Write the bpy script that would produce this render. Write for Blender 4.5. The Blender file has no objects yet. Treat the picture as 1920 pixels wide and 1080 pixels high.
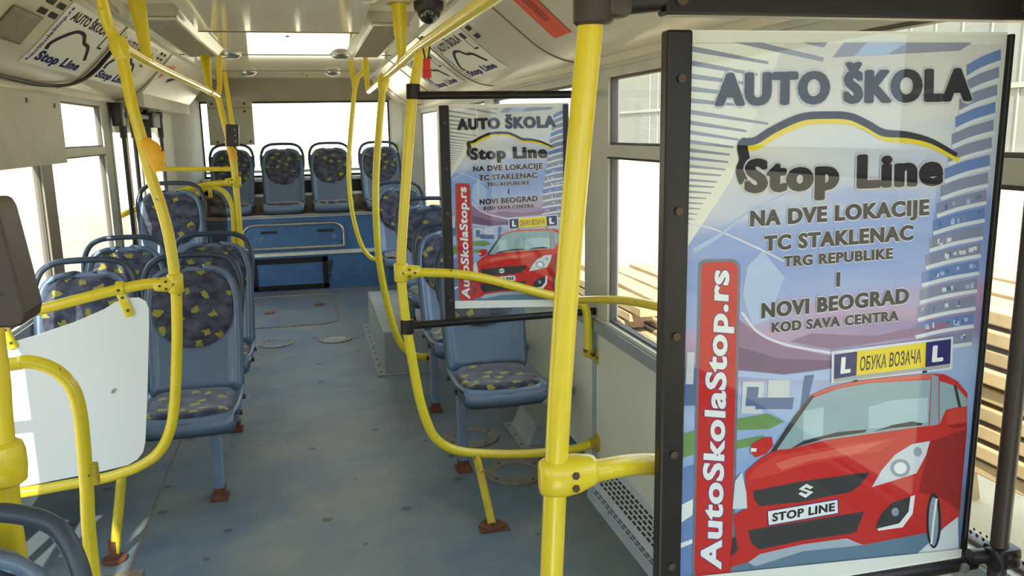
import bpy, bmesh, math, random
from mathutils import Vector, Matrix
random.seed(7)
scene = bpy.context.scene
COL = scene.collection
PI = math.pi

# ------------------------------------------------------------------ camera
H_CAM, F_PX = 1.62, 1538.0
def cam_dir(px, py): return Vector((px - 960.0, 540.0 - py, -F_PX))
_ey = cam_dir(573, 253).normalized()            # along the bus
_ex = cam_dir(7500, 130); _ex = (_ex - _ex.dot(_ey) * _ey).normalized()
_ez = _ex.cross(_ey)
ROT = Matrix((_ex, _ey, _ez))                    # camera axes -> world axes
cam_data = bpy.data.cameras.new('camera')
cam_data.sensor_width = 36.0
cam_data.lens = F_PX / 1920.0 * 36.0
cam_data.clip_start = 0.02
cam = bpy.data.objects.new('camera', cam_data)
COL.objects.link(cam)
cam.matrix_world = Matrix.Translation((0, 0, H_CAM)) @ ROT.to_4x4()
scene.camera = cam
def at(px, py, Y):
    """world point at bus depth Y along the sight line of a photo point"""
    r = ROT @ cam_dir(px, py)
    return Vector((0, 0, H_CAM)) + r * (Y / r.y)

# ------------------------------------------------------------------ light
world = bpy.data.worlds.new('sky'); scene.world = world; world.use_nodes = True
wn = world.node_tree; bg = wn.nodes['Background']
bg.inputs['Color'].default_value = (0.74, 0.87, 1.0, 1); bg.inputs['Strength'].default_value = 1.0
SUN_DIR = Vector((0.32, 1.45, -1.0)).normalized()
sd = bpy.data.lights.new('sun', 'SUN'); sd.energy = 5.0; sd.angle = 0.009; sd.color = (1.0, 0.93, 0.80)
sun = bpy.data.objects.new('sun', sd); COL.objects.link(sun)
sun.rotation_euler = SUN_DIR.to_track_quat('-Z', 'Y').to_euler(); sun.location = (-4, -10, 9)
scene.view_settings.view_transform = 'Standard'; scene.view_settings.look = 'None'
scene.view_settings.gamma = 1.0; scene.view_settings.use_curve_mapping = False
scene.view_settings.exposure = 2.1
scene.cycles.max_bounces = 10; scene.cycles.diffuse_bounces = 6
scene.cycles.glossy_bounces = 4; scene.cycles.transparent_max_bounces = 16
scene.cycles.sample_clamp_indirect = 6.0
scene.cycles.use_denoising = True

# ------------------------------------------------------------------ materials
def srgb(r, g, b):
    f = lambda v: ((v / 255.0 + 0.055) / 1.055) ** 2.4 if v > 10 else v / 255.0 / 12.92
    return (f(r), f(g), f(b), 1)
MATS = {}
def mat(name, col, rough=0.5, metal=0.0, spec=0.5, noise=None, bump=0.0, bscale=200, coat=0.0, trans=0.0, stain=None):
    """principled paint; noise=(scale, second colour, amount); stain=(scale, colour, threshold)"""
    m = bpy.data.materials.new(name); m.use_nodes = True; MATS[name] = m
    nt = m.node_tree; b = nt.nodes['Principled BSDF']
    b.inputs['Base Color'].default_value = col; b.inputs['Roughness'].default_value = rough
    b.inputs['Metallic'].default_value = metal; b.inputs['Specular IOR Level'].default_value = spec
    b.inputs['Coat Weight'].default_value = coat; b.inputs['Coat Roughness'].default_value = 0.08
    tc = nt.nodes.new('ShaderNodeTexCoord')
    last = None
    if noise:
        n = nt.nodes.new('ShaderNodeTexNoise'); n.inputs['Scale'].default_value = noise[0]; n.inputs['Detail'].default_value = 6
        n.inputs['Roughness'].default_value = 0.65
        nt.links.new(tc.outputs['Object'], n.inputs['Vector'])
        mx = nt.nodes.new('ShaderNodeMix'); mx.data_type = 'RGBA'
        mx.inputs[6].default_value = col; mx.inputs[7].default_value = noise[1]
        r = nt.nodes.new('ShaderNodeMapRange'); r.inputs[1].default_value = 0.35; r.inputs[2].default_value = 0.7
        r.inputs[4].default_value = noise[2]
        nt.links.new(n.outputs['Fac'], r.inputs[0]); nt.links.new(r.outputs[0], mx.inputs[0])
        last = mx.outputs[2]
    if stain:
        n = nt.nodes.new('ShaderNodeTexNoise'); n.inputs['Scale'].default_value = stain[0]; n.inputs['Detail'].default_value = 3
        nt.links.new(tc.outputs['Object'], n.inputs['Vector'])
        r = nt.nodes.new('ShaderNodeMapRange'); r.inputs[1].default_value = stain[2]; r.inputs[2].default_value = stain[2] + 0.04
        nt.links.new(n.outputs['Fac'], r.inputs[0])
        mx = nt.nodes.new('ShaderNodeMix'); mx.data_type = 'RGBA'; mx.inputs[7].default_value = stain[1]
        if last: nt.links.new(last, mx.inputs[6])
        else: mx.inputs[6].default_value = col
        nt.links.new(r.outputs[0], mx.inputs[0]); last = mx.outputs[2]
    if last: nt.links.new(last, b.inputs['Base Color'])
    if bump:
        n = nt.nodes.new('ShaderNodeTexNoise'); n.inputs['Scale'].default_value = bscale; n.inputs['Detail'].default_value = 4
        nt.links.new(tc.outputs['Object'], n.inputs['Vector'])
        bp = nt.nodes.new('ShaderNodeBump'); bp.inputs['Strength'].default_value = bump; bp.inputs['Distance'].default_value = 0.004
        nt.links.new(n.outputs['Fac'], bp.inputs['Height']); nt.links.new(bp.outputs[0], b.inputs['Normal'])
    return m
YEL, YEL2 = srgb(230, 208, 44), srgb(210, 184, 34)
mat('yellow_paint', YEL, 0.28, noise=(9, YEL2, 0.5), stain=(28, srgb(70, 58, 40), 0.715), coat=0.3)
mat('yellow_worn', srgb(200, 182, 40), 0.45, noise=(12, srgb(150, 120, 45), 0.7), stain=(22, srgb(84, 52, 38), 0.6))
mat('orange_plastic', srgb(242, 180, 40), 0.4)
mat('cream_ceiling', srgb(242, 235, 213), 0.07, noise=(1.2, srgb(234, 226, 203), 0.6), spec=0.6, bump=0.05, bscale=5)
mat('grey_cove', srgb(222, 214, 196), 0.22, noise=(3, srgb(204, 196, 178), 0.6))
mat('seam_dark', srgb(120, 108, 92), 0.6)
mat('cream_panel', srgb(216, 217, 205), 0.5, noise=(1.6, srgb(200, 203, 196), 0.7), stain=(3.1, srgb(196, 172, 130), 0.74))
mat('grey_trim', srgb(150, 158, 166), 0.45, noise=(6, srgb(128, 138, 150), 0.6))
mat('light_trim', srgb(200, 200, 192), 0.5, noise=(5, srgb(180, 180, 172), 0.6))
mat('white_trim', srgb(222, 222, 214), 0.5, noise=(14, srgb(170, 170, 160), 0.6))
mat('brown_wall', srgb(150, 138, 118), 0.6, noise=(4, srgb(136, 124, 106), 0.6))
mat('grey_board', srgb(186, 182, 168), 0.5, noise=(4, srgb(168, 164, 150), 0.8))
mat('dark_gasket', srgb(38, 36, 38), 0.55)
mat('black_paint', srgb(24, 21, 23), 0.35, noise=(30, srgb(44, 36, 34), 0.5), spec=0.35)
mat('black_plastic', srgb(36, 34, 38), 0.4)
mat('brown_black', srgb(62, 50, 46), 0.42, noise=(18, srgb(48, 40, 38), 0.6), bump=0.15, bscale=400)
mat('seat_plastic', srgb(98, 118, 146), 0.30, noise=(7, srgb(86, 104, 130), 0.6), spec=0.6)
mat('seat_edge', srgb(66, 84, 104), 0.38, noise=(7, srgb(54, 70, 88), 0.6))
mat('handle_plastic', srgb(48, 60, 78), 0.35, noise=(40, srgb(62, 74, 90), 0.4))
mat('leg_metal', srgb(112, 128, 152), 0.45, noise=(10, srgb(92, 106, 130), 0.6))
mat('rust', srgb(112, 66, 44), 0.85, noise=(40, srgb(70, 42, 32), 0.9))
mat('bench_blue', srgb(70, 110, 160), 0.5, noise=(5, srgb(52, 86, 128), 0.8), bump=0.2, bscale=300)
mat('skirt_blue', srgb(56, 92, 142), 0.6, noise=(6, srgb(44, 72, 112), 0.8))
mat('chrome', srgb(190, 190, 188), 0.28, metal=0.85, noise=(14, srgb(140, 140, 138), 0.6))
mat('metal_ring', srgb(150, 142, 128), 0.5, metal=0.4, noise=(18, srgb(110, 96, 80), 0.8))
mat('box_grey', srgb(150, 156, 156), 0.5, noise=(5, srgb(124, 130, 130), 0.8), stain=(9, srgb(120, 100, 80), 0.7))
mat('heater_paint', srgb(176, 188, 204), 0.5, noise=(5, srgb(160, 172, 188), 0.6))
mat('slot_dark', srgb(46, 42, 40), 0.8)
mat('screen_white', srgb(228, 233, 242), 0.45, noise=(3, srgb(226, 229, 233), 0.5), stain=(7.5, srgb(150, 140, 125), 0.735), trans=0.1)
mat('white_paint', srgb(226, 224, 212), 0.4)
mat('lamp_metal', srgb(200, 196, 180), 0.3, metal=0.3)
mat('louver', srgb(164, 158, 140), 0.35, metal=0.2)
mat('louver_back', srgb(74, 70, 60), 0.6)
mat('window_rubber', srgb(88, 82, 76), 0.55)
mat('pillar_brown', srgb(150, 142, 130), 0.55, noise=(5, srgb(130, 122, 112), 0.6))
mat('sticker_orange', srgb(232, 96, 66), 0.5, noise=(12, srgb(222, 84, 60), 0.5))
mat('sticker_text', srgb(150, 70, 60), 0.6)
mat('red_plastic', srgb(206, 40, 32), 0.35)
mat('dome_dark', srgb(30, 28, 34), 0.08, spec=0.9)
mat('screw', srgb(86, 70, 58), 0.5, metal=0.5)
mat('wood', srgb(172, 146, 108), 0.8, noise=(3, srgb(134, 110, 80), 0.9))
mat('concrete', srgb(178, 166, 138), 0.9, noise=(1.5, srgb(150, 138, 110), 0.9))
mat('stone', srgb(214, 206, 190), 0.9, noise=(6, srgb(170, 160, 140), 0.8))
mat('facade', srgb(224, 220, 206), 0.8, noise=(0.4, srgb(206, 200, 184), 0.7))
mat('warehouse_panel', srgb(124, 122, 112), 0.8, noise=(0.4, srgb(116, 114, 104), 0.7))
mat('facade_seam', srgb(146, 142, 130), 0.8)
mat('facade_dark', srgb(150, 142, 128), 0.7)

def floor_material():
    m = bpy.data.materials.new('floor_vinyl'); m.use_nodes = True; nt = m.node_tree; b = nt.nodes['Principled BSDF']
    tc = nt.nodes.new('ShaderNodeTexCoord')
    def noise(sc, det=5):
        n = nt.nodes.new('ShaderNodeTexNoise'); n.inputs['Scale'].default_value = sc; n.inputs['Detail'].default_value = det
        nt.links.new(tc.outputs['Object'], n.inputs['Vector']); return n.outputs['Fac']
    def mix(fac, a, c):
        x = nt.nodes.new('ShaderNodeMix'); x.data_type = 'RGBA'; nt.links.new(fac, x.inputs[0])
        if isinstance(a, tuple): x.inputs[6].default_value = a
        else: nt.links.new(a, x.inputs[6])
        x.inputs[7].default_value = c; return x.outputs[2]
    def rng(fac, a, c, top=1.0):
        r = nt.nodes.new('ShaderNodeMapRange'); r.inputs[1].default_value = a; r.inputs[2].default_value = c; r.inputs[4].default_value = top
        nt.links.new(fac, r.inputs[0]); return r.outputs[0]
    c = mix(rng(noise(2.2), 0.38, 0.68), srgb(88, 104, 122), srgb(118, 124, 124))     # worn, dusty walkway
    c = mix(rng(noise(6.0), 0.5, 0.75, 0.3), c, srgb(142, 140, 130))
    c = mix(rng(noise(260, 2), 0.62, 0.70, 0.6), c, srgb(170, 176, 180))               # flecks of the vinyl
    c = mix(rng(noise(190, 2), 0.63, 0.70, 0.5), c, srgb(52, 62, 76))
    v = nt.nodes.new('ShaderNodeTexVoronoi'); v.voronoi_dimensions = '2D'; v.inputs['Scale'].default_value = 3.0
    nt.links.new(tc.outputs['Object'], v.inputs['Vector'])
    r = nt.nodes.new('ShaderNodeMapRange'); r.inputs[1].default_value = 0.060; r.inputs[2].default_value = 0.085; r.inputs[3].default_value = 0.75; r.inputs[4].default_value = 0.0
    sp = nt.nodes.new('ShaderNodeSeparateColor'); nt.links.new(v.outputs['Color'], sp.inputs[0])
    dv = nt.nodes.new('ShaderNodeMath'); dv.operation = 'DIVIDE'; nt.links.new(v.outputs['Distance'], dv.inputs[0]); nt.links.new(sp.outputs[0], dv.inputs[1])   # spots of unlike size
    nt.links.new(dv.outputs[0], r.inputs[0])
    c = mix(r.outputs[0], c, srgb(66, 54, 52))                                         # trodden-in spots
    nt.links.new(c, b.inputs['Base Color'])
    b.inputs['Roughness'].default_value = 0.42; b.inputs['Specular IOR Level'].default_value = 0.45
    bp = nt.nodes.new('ShaderNodeBump'); bp.inputs['Strength'].default_value = 0.15; bp.inputs['Distance'].default_value = 0.002
    nt.links.new(noise(300, 2), bp.inputs['Height']); nt.links.new(bp.outputs[0], b.inputs['Normal'])
    MATS['floor_vinyl'] = m
floor_material()

def fabric_material():
    m = bpy.data.materials.new('seat_fabric'); m.use_nodes = True; nt = m.node_tree; b = nt.nodes['Principled BSDF']
    tc = nt.nodes.new('ShaderNodeTexCoord'); mp = nt.nodes.new('ShaderNodeMapping')
    mp.inputs['Rotation'].default_value = (0, 0, 0.45)
    sx = nt.nodes.new('ShaderNodeSeparateXYZ'); nt.links.new(tc.outputs['Object'], sx.inputs[0])
    yz = nt.nodes.new('ShaderNodeMath'); nt.links.new(sx.outputs['Y'], yz.inputs[0]); nt.links.new(sx.outputs['Z'], yz.inputs[1])
    flat = nt.nodes.new('ShaderNodeCombineXYZ'); nt.links.new(sx.outputs['X'], flat.inputs[0]); nt.links.new(yz.outputs[0], flat.inputs[1])
    nt.links.new(flat.outputs[0], mp.inputs['Vector'])      # the weave runs on from seat to back
    oi = nt.nodes.new('ShaderNodeObjectInfo'); add = nt.nodes.new('ShaderNodeVectorMath')
    nt.links.new(mp.outputs[0], add.inputs[0])
    cx = nt.nodes.new('ShaderNodeCombineXYZ'); ml = nt.nodes.new('ShaderNodeMath'); ml.operation = 'MULTIPLY'; ml.inputs[1].default_value = 3.0
    nt.links.new(oi.outputs['Random'], ml.inputs[0]); nt.links.new(ml.outputs[0], cx.inputs[0]); nt.links.new(cx.outputs[0], add.inputs[1])
    ns = nt.nodes.new('ShaderNodeTexNoise'); ns.inputs['Scale'].default_value = 22; nt.links.new(add.outputs[0], ns.inputs['Vector'])
    wob = nt.nodes.new('ShaderNodeVectorMath'); wob.operation = 'MULTIPLY_ADD'; wob.inputs[1].default_value = (0.06, 0.06, 0.06)
    nt.links.new(ns.outputs['Color'], wob.inputs[0]); nt.links.new(add.outputs[0], wob.inputs[2])
    v = nt.nodes.new('ShaderNodeTexVoronoi'); v.inputs['Scale'].default_value = 12.0; v.distance = 'MANHATTAN'; v.voronoi_dimensions = '2D'; v.inputs['Randomness'].default_value = 0.6
    nt.links.new(wob.outputs[0], v.inputs['Vector'])
    r = nt.nodes.new('ShaderNodeMapRange'); r.inputs[1].default_value = 0.27; r.inputs[2].default_value = 0.31; r.inputs[3].default_value = 1; r.inputs[4].default_value = 0
    nt.links.new(v.outputs['Distance'], r.inputs[0])
    sp = nt.nodes.new('ShaderNodeSeparateColor'); nt.links.new(v.outputs['Color'], sp.inputs[0])
    gt = nt.nodes.new('ShaderNodeMath'); gt.operation = 'GREATER_THAN'; gt.inputs[1].default_value = 0.42; nt.links.new(sp.outputs[0], gt.inputs[0])
    mm = nt.nodes.new('ShaderNodeMath'); mm.operation = 'MULTIPLY'; nt.links.new(r.outputs[0], mm.inputs[0]); nt.links.new(gt.outputs[0], mm.inputs[1])
    n2 = nt.nodes.new('ShaderNodeTexNoise'); n2.inputs['Scale'].default_value = 16; n2.inputs['Detail'].default_value = 8; nt.links.new(add.outputs[0], n2.inputs['Vector'])
    r2 = nt.nodes.new('ShaderNodeMapRange'); r2.inputs[1].default_value = 0.4; r2.inputs[2].default_value = 0.66; nt.links.new(n2.outputs['Fac'], r2.inputs[0])
    c1 = nt.nodes.new('ShaderNodeMix'); c1.data_type = 'RGBA'; c1.inputs[6].default_value = srgb(44, 46, 66); c1.inputs[7].default_value = srgb(84, 88, 104)
    nt.links.new(r2.outputs[0], c1.inputs[0])
    c2 = nt.nodes.new('ShaderNodeMix'); c2.data_type = 'RGBA'; c2.inputs[7].default_value = srgb(150, 142, 60)
    nt.links.new(c1.outputs[2], c2.inputs[6]); nt.links.new(mm.outputs[0], c2.inputs[0])
    nt.links.new(c2.outputs[2], b.inputs['Base Color']); b.inputs['Roughness'].default_value = 0.9
    b.inputs['Sheen Weight'].default_value = 0.25
    n3 = nt.nodes.new('ShaderNodeTexNoise'); n3.inputs['Scale'].default_value = 600
    nt.links.new(tc.outputs['Object'], n3.inputs['Vector'])
    bp = nt.nodes.new('ShaderNodeBump'); bp.inputs['Strength'].default_value = 0.3; bp.inputs['Distance'].default_value = 0.002
    nt.links.new(n3.outputs['Fac'], bp.inputs['Height']); nt.links.new(bp.outputs[0], b.inputs['Normal'])
    MATS['seat_fabric'] = m
fabric_material()

def glass_material(name, tint, ior=1.45, rough=0.0, scale=1.0):
    m = bpy.data.materials.new(name); m.use_nodes = True; nt = m.node_tree
    for n in list(nt.nodes):
        if n.type == 'BSDF_PRINCIPLED': nt.nodes.remove(n)
    out = [n for n in nt.nodes if n.type == 'OUTPUT_MATERIAL'][0]
    t = nt.nodes.new('ShaderNodeBsdfTransparent'); t.inputs[0].default_value = tint
    g = nt.nodes.new('ShaderNodeBsdfGlossy'); g.inputs['Roughness'].default_value = rough
    fr = nt.nodes.new('ShaderNodeLayerWeight'); fr.inputs[0].default_value = .5     # facing: 1 - |cos|
    pw = nt.nodes.new('ShaderNodeMath'); pw.operation = 'POWER'; pw.inputs[1].default_value = 5.0; nt.links.new(fr.outputs['Facing'], pw.inputs[0])
    r0 = ((ior - 1) / (ior + 1)) ** 2
    ml = nt.nodes.new('ShaderNodeMath'); ml.operation = 'MULTIPLY_ADD'; ml.inputs[1].default_value = (1 - r0) * scale; ml.inputs[2].default_value = r0 * scale; nt.links.new(pw.outputs[0], ml.inputs[0])
    mx = nt.nodes.new('ShaderNodeMixShader')
    nt.links.new(ml.outputs[0], mx.inputs[0]); nt.links.new(t.outputs[0], mx.inputs[1]); nt.links.new(g.outputs[0], mx.inputs[2])
    nt.links.new(mx.outputs[0], out.inputs[0]); MATS[name] = m
glass_material('window_glass', (0.93, 0.95, 0.94, 1))
glass_material('clear_sheet', (0.97, 0.98, 0.98, 1), ior=1.36)
glass_material('smoked_sheet', (0.70, 0.58, 0.48, 1), ior=1.5)

# ------------------------------------------------------------------ mesh helpers
WL = {}                                          # where each object's origin stands
class MB:
    """collects shapes for ONE mesh object"""
    def __init__(s): s.v = []; s.f = []; s.m = []; s.slots = []; s.starts = []
    def slot(s, name):
        if name not in s.slots: s.slots.append(name)
        return s.slots.index(name)
    def add(s, vs, fs, m):
        k = len(s.v); i = s.slot(m); s.starts.append((k, len(s.f)))
        s.v += [tuple(p) for p in vs]
        for q in fs: s.f.append(tuple(k + j for j in q)); s.m.append(i)
    def box(s, c, d, m, rot=None, bev=0.0):
        x, y, z = d[0] / 2, d[1] / 2, d[2] / 2
        if bev > 0:
            b = min(bev, x * .49, y * .49, z * .49)
            bm = bmesh.new(); bmesh.ops.create_cube(bm, size=1.0)
            for p in bm.verts: p.co = Vector((p.co.x * d[0], p.co.y * d[1], p.co.z * d[2]))
            bmesh.ops.bevel(bm, geom=list(bm.edges), offset=b, segments=2, affect='EDGES', profile=0.5)
            bm.verts.ensure_lookup_table()
            vs = [p.co.copy() for p in bm.verts]; fs = [[q.index for q in fc.verts] for fc in bm.faces]; bm.free()
        else:
            vs = [Vector(p) for p in ((-x, -y, -z), (x, -y, -z), (x, y, -z), (-x, y, -z), (-x, -y, z), (x, -y, z), (x, y, z), (-x, y, z))]
            fs = [(3, 2, 1, 0), (4, 5, 6, 7), (0, 1, 5, 4), (1, 2, 6, 5), (2, 3, 7, 6), (3, 0, 4, 7)]
        if rot is not None: vs = [rot @ p for p in vs]
        s.add([p + Vector(c) for p in vs], fs, m)
    def span(s, a, b, m, bev=0.0):
        a, b = Vector(a), Vector(b)
        s.box((a + b) / 2, [abs(q) for q in (b - a)], m, bev=bev)
    def tube(s, pts, r, m, n=14, caps=True):
        pts = [Vector(p) for p in pts]; rr = r if isinstance(r, (list, tuple)) else [r] * len(pts)
        tg = [(pts[min(i + 1, len(pts) - 1)] - pts[max(i - 1, 0)]).normalized() for i in range(len(pts))]
        u = tg[0].orthogonal().normalized(); rings = []; vs = []
        for i, p in enumerate(pts):
            if i: u = (u - u.dot(tg[i]) * tg[i]).normalized()
            w = tg[i].cross(u)
            rings.append([len(vs) + k for k in range(n)])
            vs += [p + (math.cos(2 * PI * k / n) * u + math.sin(2 * PI * k / n) * w) * rr[i] for k in range(n)]
        fs = []
        for a, b in zip(rings, rings[1:]):
            fs += [(a[k], a[(k + 1) % n], b[(k + 1) % n], b[k]) for k in range(n)]
        if caps: fs += [tuple(reversed(rings[0])), tuple(rings[-1])]
        s.add(vs, fs, m)
    def disc(s, c, r, h, m, axis=(0, 0, 1), n=24):
        a = Vector(axis).normalized(); s.tube([Vector(c), Vector(c) + a * h], r, m, n)
    def ring(s, c, r0, r1, h, m, n=36):
        vs = []; fs = []
        for k in range(n):
            a = 2 * PI * k / n
            for rad, z in ((r0, 0), (r1, 0), (r1, h), (r0, h)): vs.append(Vector(c) + Vector((math.cos(a) * rad, math.sin(a) * rad, z)))
        for k in range(n):
            o, p = 4 * k, 4 * ((k + 1) % n)
            for j in range(4): fs.append((o + j, p + j, p + (j + 1) % 4, o + (j + 1) % 4))
        s.add(vs, fs, m)
    def prism(s, poly, ext, m):
        """closed polygon (3D points) extruded by the vector ext"""
        n = len(poly); e = Vector(ext); a = [Vector(p) for p in poly]; vs = a + [p + e for p in a]
        fs = [tuple(reversed(range(n))), tuple(range(n, 2 * n))] + [(k, (k + 1) % n, n + (k + 1) % n, n + k) for k in range(n)]
        s.add(vs, fs, m)
    def loft(s, rows, m, close=False):
        vs = [Vector(p) for r in rows for p in r]; w = len(rows[0]); fs = []
        for i in range(len(rows) - 1):
            for j in range(w - 1 + (1 if close else 0)):
                fs.append((i * w + j, i * w + (j + 1) % w, (i + 1) * w + (j + 1) % w, (i + 1) * w + j))
        s.add(vs, fs, m)
    def build(s, name, parent=None, origin=None, smooth=40, solid=0.0, bevel=0.0, sub=0):
        me = bpy.data.meshes.new(name)
        o0 = Vector(origin) if origin is not None else (WL[parent.name].copy() if parent is not None else Vector((0, 0, 0)))
        me.from_pydata([Vector(p) - o0 for p in s.v], [], s.f)
        for q in s.slots: me.materials.append(MATS[q])
        me.polygons.foreach_set('material_index', s.m)
        bm = bmesh.new(); bm.from_mesh(me)
        if not getattr(s, 'flat', False): bmesh.ops.recalc_face_normals(bm, faces=bm.faces)
        bm.to_mesh(me); bm.free()
        if smooth:
            me.polygons.foreach_set('use_smooth', [True] * len(me.polygons))
            try: me.set_sharp_from_angle(angle=math.radians(smooth))
            except Exception: pass
        me.update()
        o = bpy.data.objects.new(name, me); COL.objects.link(o)
        o.location = o0 - (WL[parent.name] if parent is not None else Vector((0, 0, 0)))
        if parent is not None: o.parent = parent
        WL[o.name] = o0
        if solid: md = o.modifiers.new('thickness', 'SOLIDIFY'); md.thickness = solid; md.offset = 0
        if sub: md = o.modifiers.new('smooth', 'SUBSURF'); md.levels = sub; md.render_levels = sub
        if bevel: md = o.modifiers.new('bevel', 'BEVEL'); md.width = bevel; md.segments = 2; md.limit_method = 'ANGLE'
        return o
def build_each(mb, name, parent=None, **kw):
    """one object per shape that was added"""
    out = []; st = mb.starts + [(len(mb.v), len(mb.f))]
    for (v0, f0), (v1, f1) in zip(st, st[1:]):
        q = MB(); q.v = mb.v[v0:v1]; q.f = [tuple(i - v0 for i in f) for f in mb.f[f0:f1]]; q.slots = mb.slots; q.m = mb.m[f0:f1]
        q.slots = [mb.slots[q.m[0]]]; q.m = [0] * len(q.f); out.append(q.build(name, parent, **kw))
    return out
def tag(o, label=None, cat=None, group=None, kind=None):
    if label: o['label'] = label
    if cat: o['category'] = cat
    if group: o['group'] = group
    if kind: o['kind'] = kind
    return o
def thing(name, loc, label, cat, group=None):
    o = bpy.data.objects.new(name, None); COL.objects.link(o); o.location = loc; o.empty_display_size = 0.1; WL[o.name] = Vector(loc)
    return tag(o, label, cat, group)
def struct(o, label=None, cat=None):
    return tag(o, label, cat, kind='structure')
def copy_tree(o, parent=None, loc=None):
    c = o.copy(); COL.objects.link(c)
    if parent is not None: c.parent = parent
    if loc is not None: c.location = loc
    for ch in list(o.children): copy_tree(ch, c)
    return c
def curve_pts(ctrl, n=8):
    """smooth path through control points (centripetal-ish Catmull-Rom)"""
    P = [Vector(p) for p in ctrl]; out = []
    for i in range(len(P) - 1):
        p0 = P[i - 1] if i else P[0] * 2 - P[1]; p1, p2 = P[i], P[i + 1]
        p3 = P[i + 2] if i + 2 < len(P) else P[-1] * 2 - P[-2]
        for k in range(n):
            t = k / n
            out.append(0.5 * ((2 * p1) + (p2 - p0) * t + (2 * p0 - 5 * p1 + 4 * p2 - p3) * t * t + (3 * p1 - p0 - 3 * p2 + p3) * t ** 3))
    out.append(P[-1]); return out
def fillet(ctrl, rad, n=7):
    """polyline with its corners rounded to radius-like length rad"""
    P = [Vector(p) for p in ctrl]; out = [P[0]]
    for i in range(1, len(P) - 1):
        a, b, c = P[i - 1], P[i], P[i + 1]; d = min(rad, (a - b).length * .48, (c - b).length * .48)
        s, e = b + (a - b).normalized() * d, b + (c - b).normalized() * d
        for k in range(n + 1):
            t = k / n; out.append(s * (1 - t) ** 2 + b * 2 * t * (1 - t) + e * t * t)
    out.append(P[-1]); return out
# ------------------------------------------------------------------ the bus shell
XL, XR, YF, YB, ZC = -1.30, 1.22, -3.0, 9.55, 2.215
b = MB(); b.span((XL - .06, YF, -.10), (XR + .06, YB, 0), 'floor_vinyl'); struct(b.build('floor', smooth=0))
b = MB(); b.span((-.88, YF, ZC), (.70, YB, ZC + .03), 'cream_ceiling')
for y in (-.2, 2.25, 6.62, 8.2): b.span((-.86, y - .006, ZC - .004), (.68, y + .006, ZC), 'seam_dark')
b.span((-.888, YF, ZC - .012), (-.868, YB, ZC + .001), 'light_trim'); b.span((.688, YF, ZC - .012), (.708, YB, ZC + .001), 'light_trim')
for (x, y) in ((-.07, 5.4), (.0, 8.6), (.05, 8.9)): b.disc((x, y, ZC), .012, -.004, 'screw', n=10)
struct(b.build('ceiling', smooth=0))
b = MB()                                                 # hatch between the lamps, hanging a little open at its rear edge
b.prism([(-.50, 2.3, ZC - .006), (-.50, 4.62, ZC - .065), (-.50, 4.62, ZC - .050), (-.50, 2.3, ZC + .004)], (.81, 0, 0), 'cream_ceiling')
b.span((-.50, 4.61, ZC - .068), (.31, 4.628, ZC - .048), 'seam_dark')
struct(b.build('ceiling_hatch', smooth=0))
b = MB(); b.span((XL - .08, YF - .1, 2.32), (XR + .08, YB + .1, 2.36), 'facade'); struct(b.build('ceiling_outer_skin', smooth=0))

COVE_R = [(.70, 2.215), (.85, 2.09), (.98, 1.985), (1.07, 1.935), (1.14, 1.915), (1.22, 1.905)]
COVE_L = [(-.88, 2.215), (-.99, 2.10), (-1.09, 1.995), (-1.17, 1.93), (-1.23, 1.90), (-1.30, 1.885)]
def cove_pt(prof, t, off=0.0):
    n = len(prof) - 1; f = min(max(t, 0), 1) * n; i = min(int(f), n - 1); k = f - i
    sm = lambda j: Vector((prof[min(max(j, 0), n)][0], 0, prof[min(max(j, 0), n)][1]))
    p0, p1, p2, p3 = sm(i - 1), sm(i), sm(i + 1), sm(i + 2)
    if i == 0: p0 = p1 * 2 - p2
    if i == n - 1: p3 = p2 * 2 - p1
    p = 0.5 * ((2 * p1) + (p2 - p0) * k + (2 * p0 - 5 * p1 + 4 * p2 - p3) * k * k + (3 * p1 - p0 - 3 * p2 + p3) * k ** 3)
    d = (p2 - p1).normalized(); nrm = Vector((-d.z, 0, d.x))
    if nrm.z > 0: nrm = -nrm
    return p + nrm * off
def cove_at(prof, Y, t, off=0.0):
    p = cove_pt(prof, t, off); return Vector((p.x, Y, p.z))
def cove(name, prof, ya, yb, seams):
    b = MB()
    b.loft([[cove_at(prof, y, t / 30) for t in range(31)] for y in (ya, yb)], 'grey_cove')
    back = [Vector((prof[-1][0], 0, prof[-1][1])), Vector((prof[-1][0], 0, 2.30)), Vector((prof[0][0], 0, 2.30)), Vector((prof[0][0], 0, prof[0][1]))]
    b.loft([[q + Vector((0, y, 0)) for q in back] for y in (ya, yb)], 'grey_cove')
    for y in (ya, yb):
        b.add([cove_at(prof, y, t / 30) for t in range(31)] + [back[1] + Vector((0, y, 0)), back[2] + Vector((0, y, 0))], [tuple(range(33))], 'grey_cove')
    for y in seams:
        b.tube([cove_at(prof, y, t / 24, .001) for t in range(25)], .0045, 'seam_dark', n=6)
    return struct(b.build(name))
cove('ceiling_cove_right', COVE_R, YF, YB, (1.75, 3.52, 5.28, 7.0, 8.8))
cove('ceiling_cove_left', COVE_L, YF, 6.5, (1.3, 3.1, 4.93, 6.48))

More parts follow.
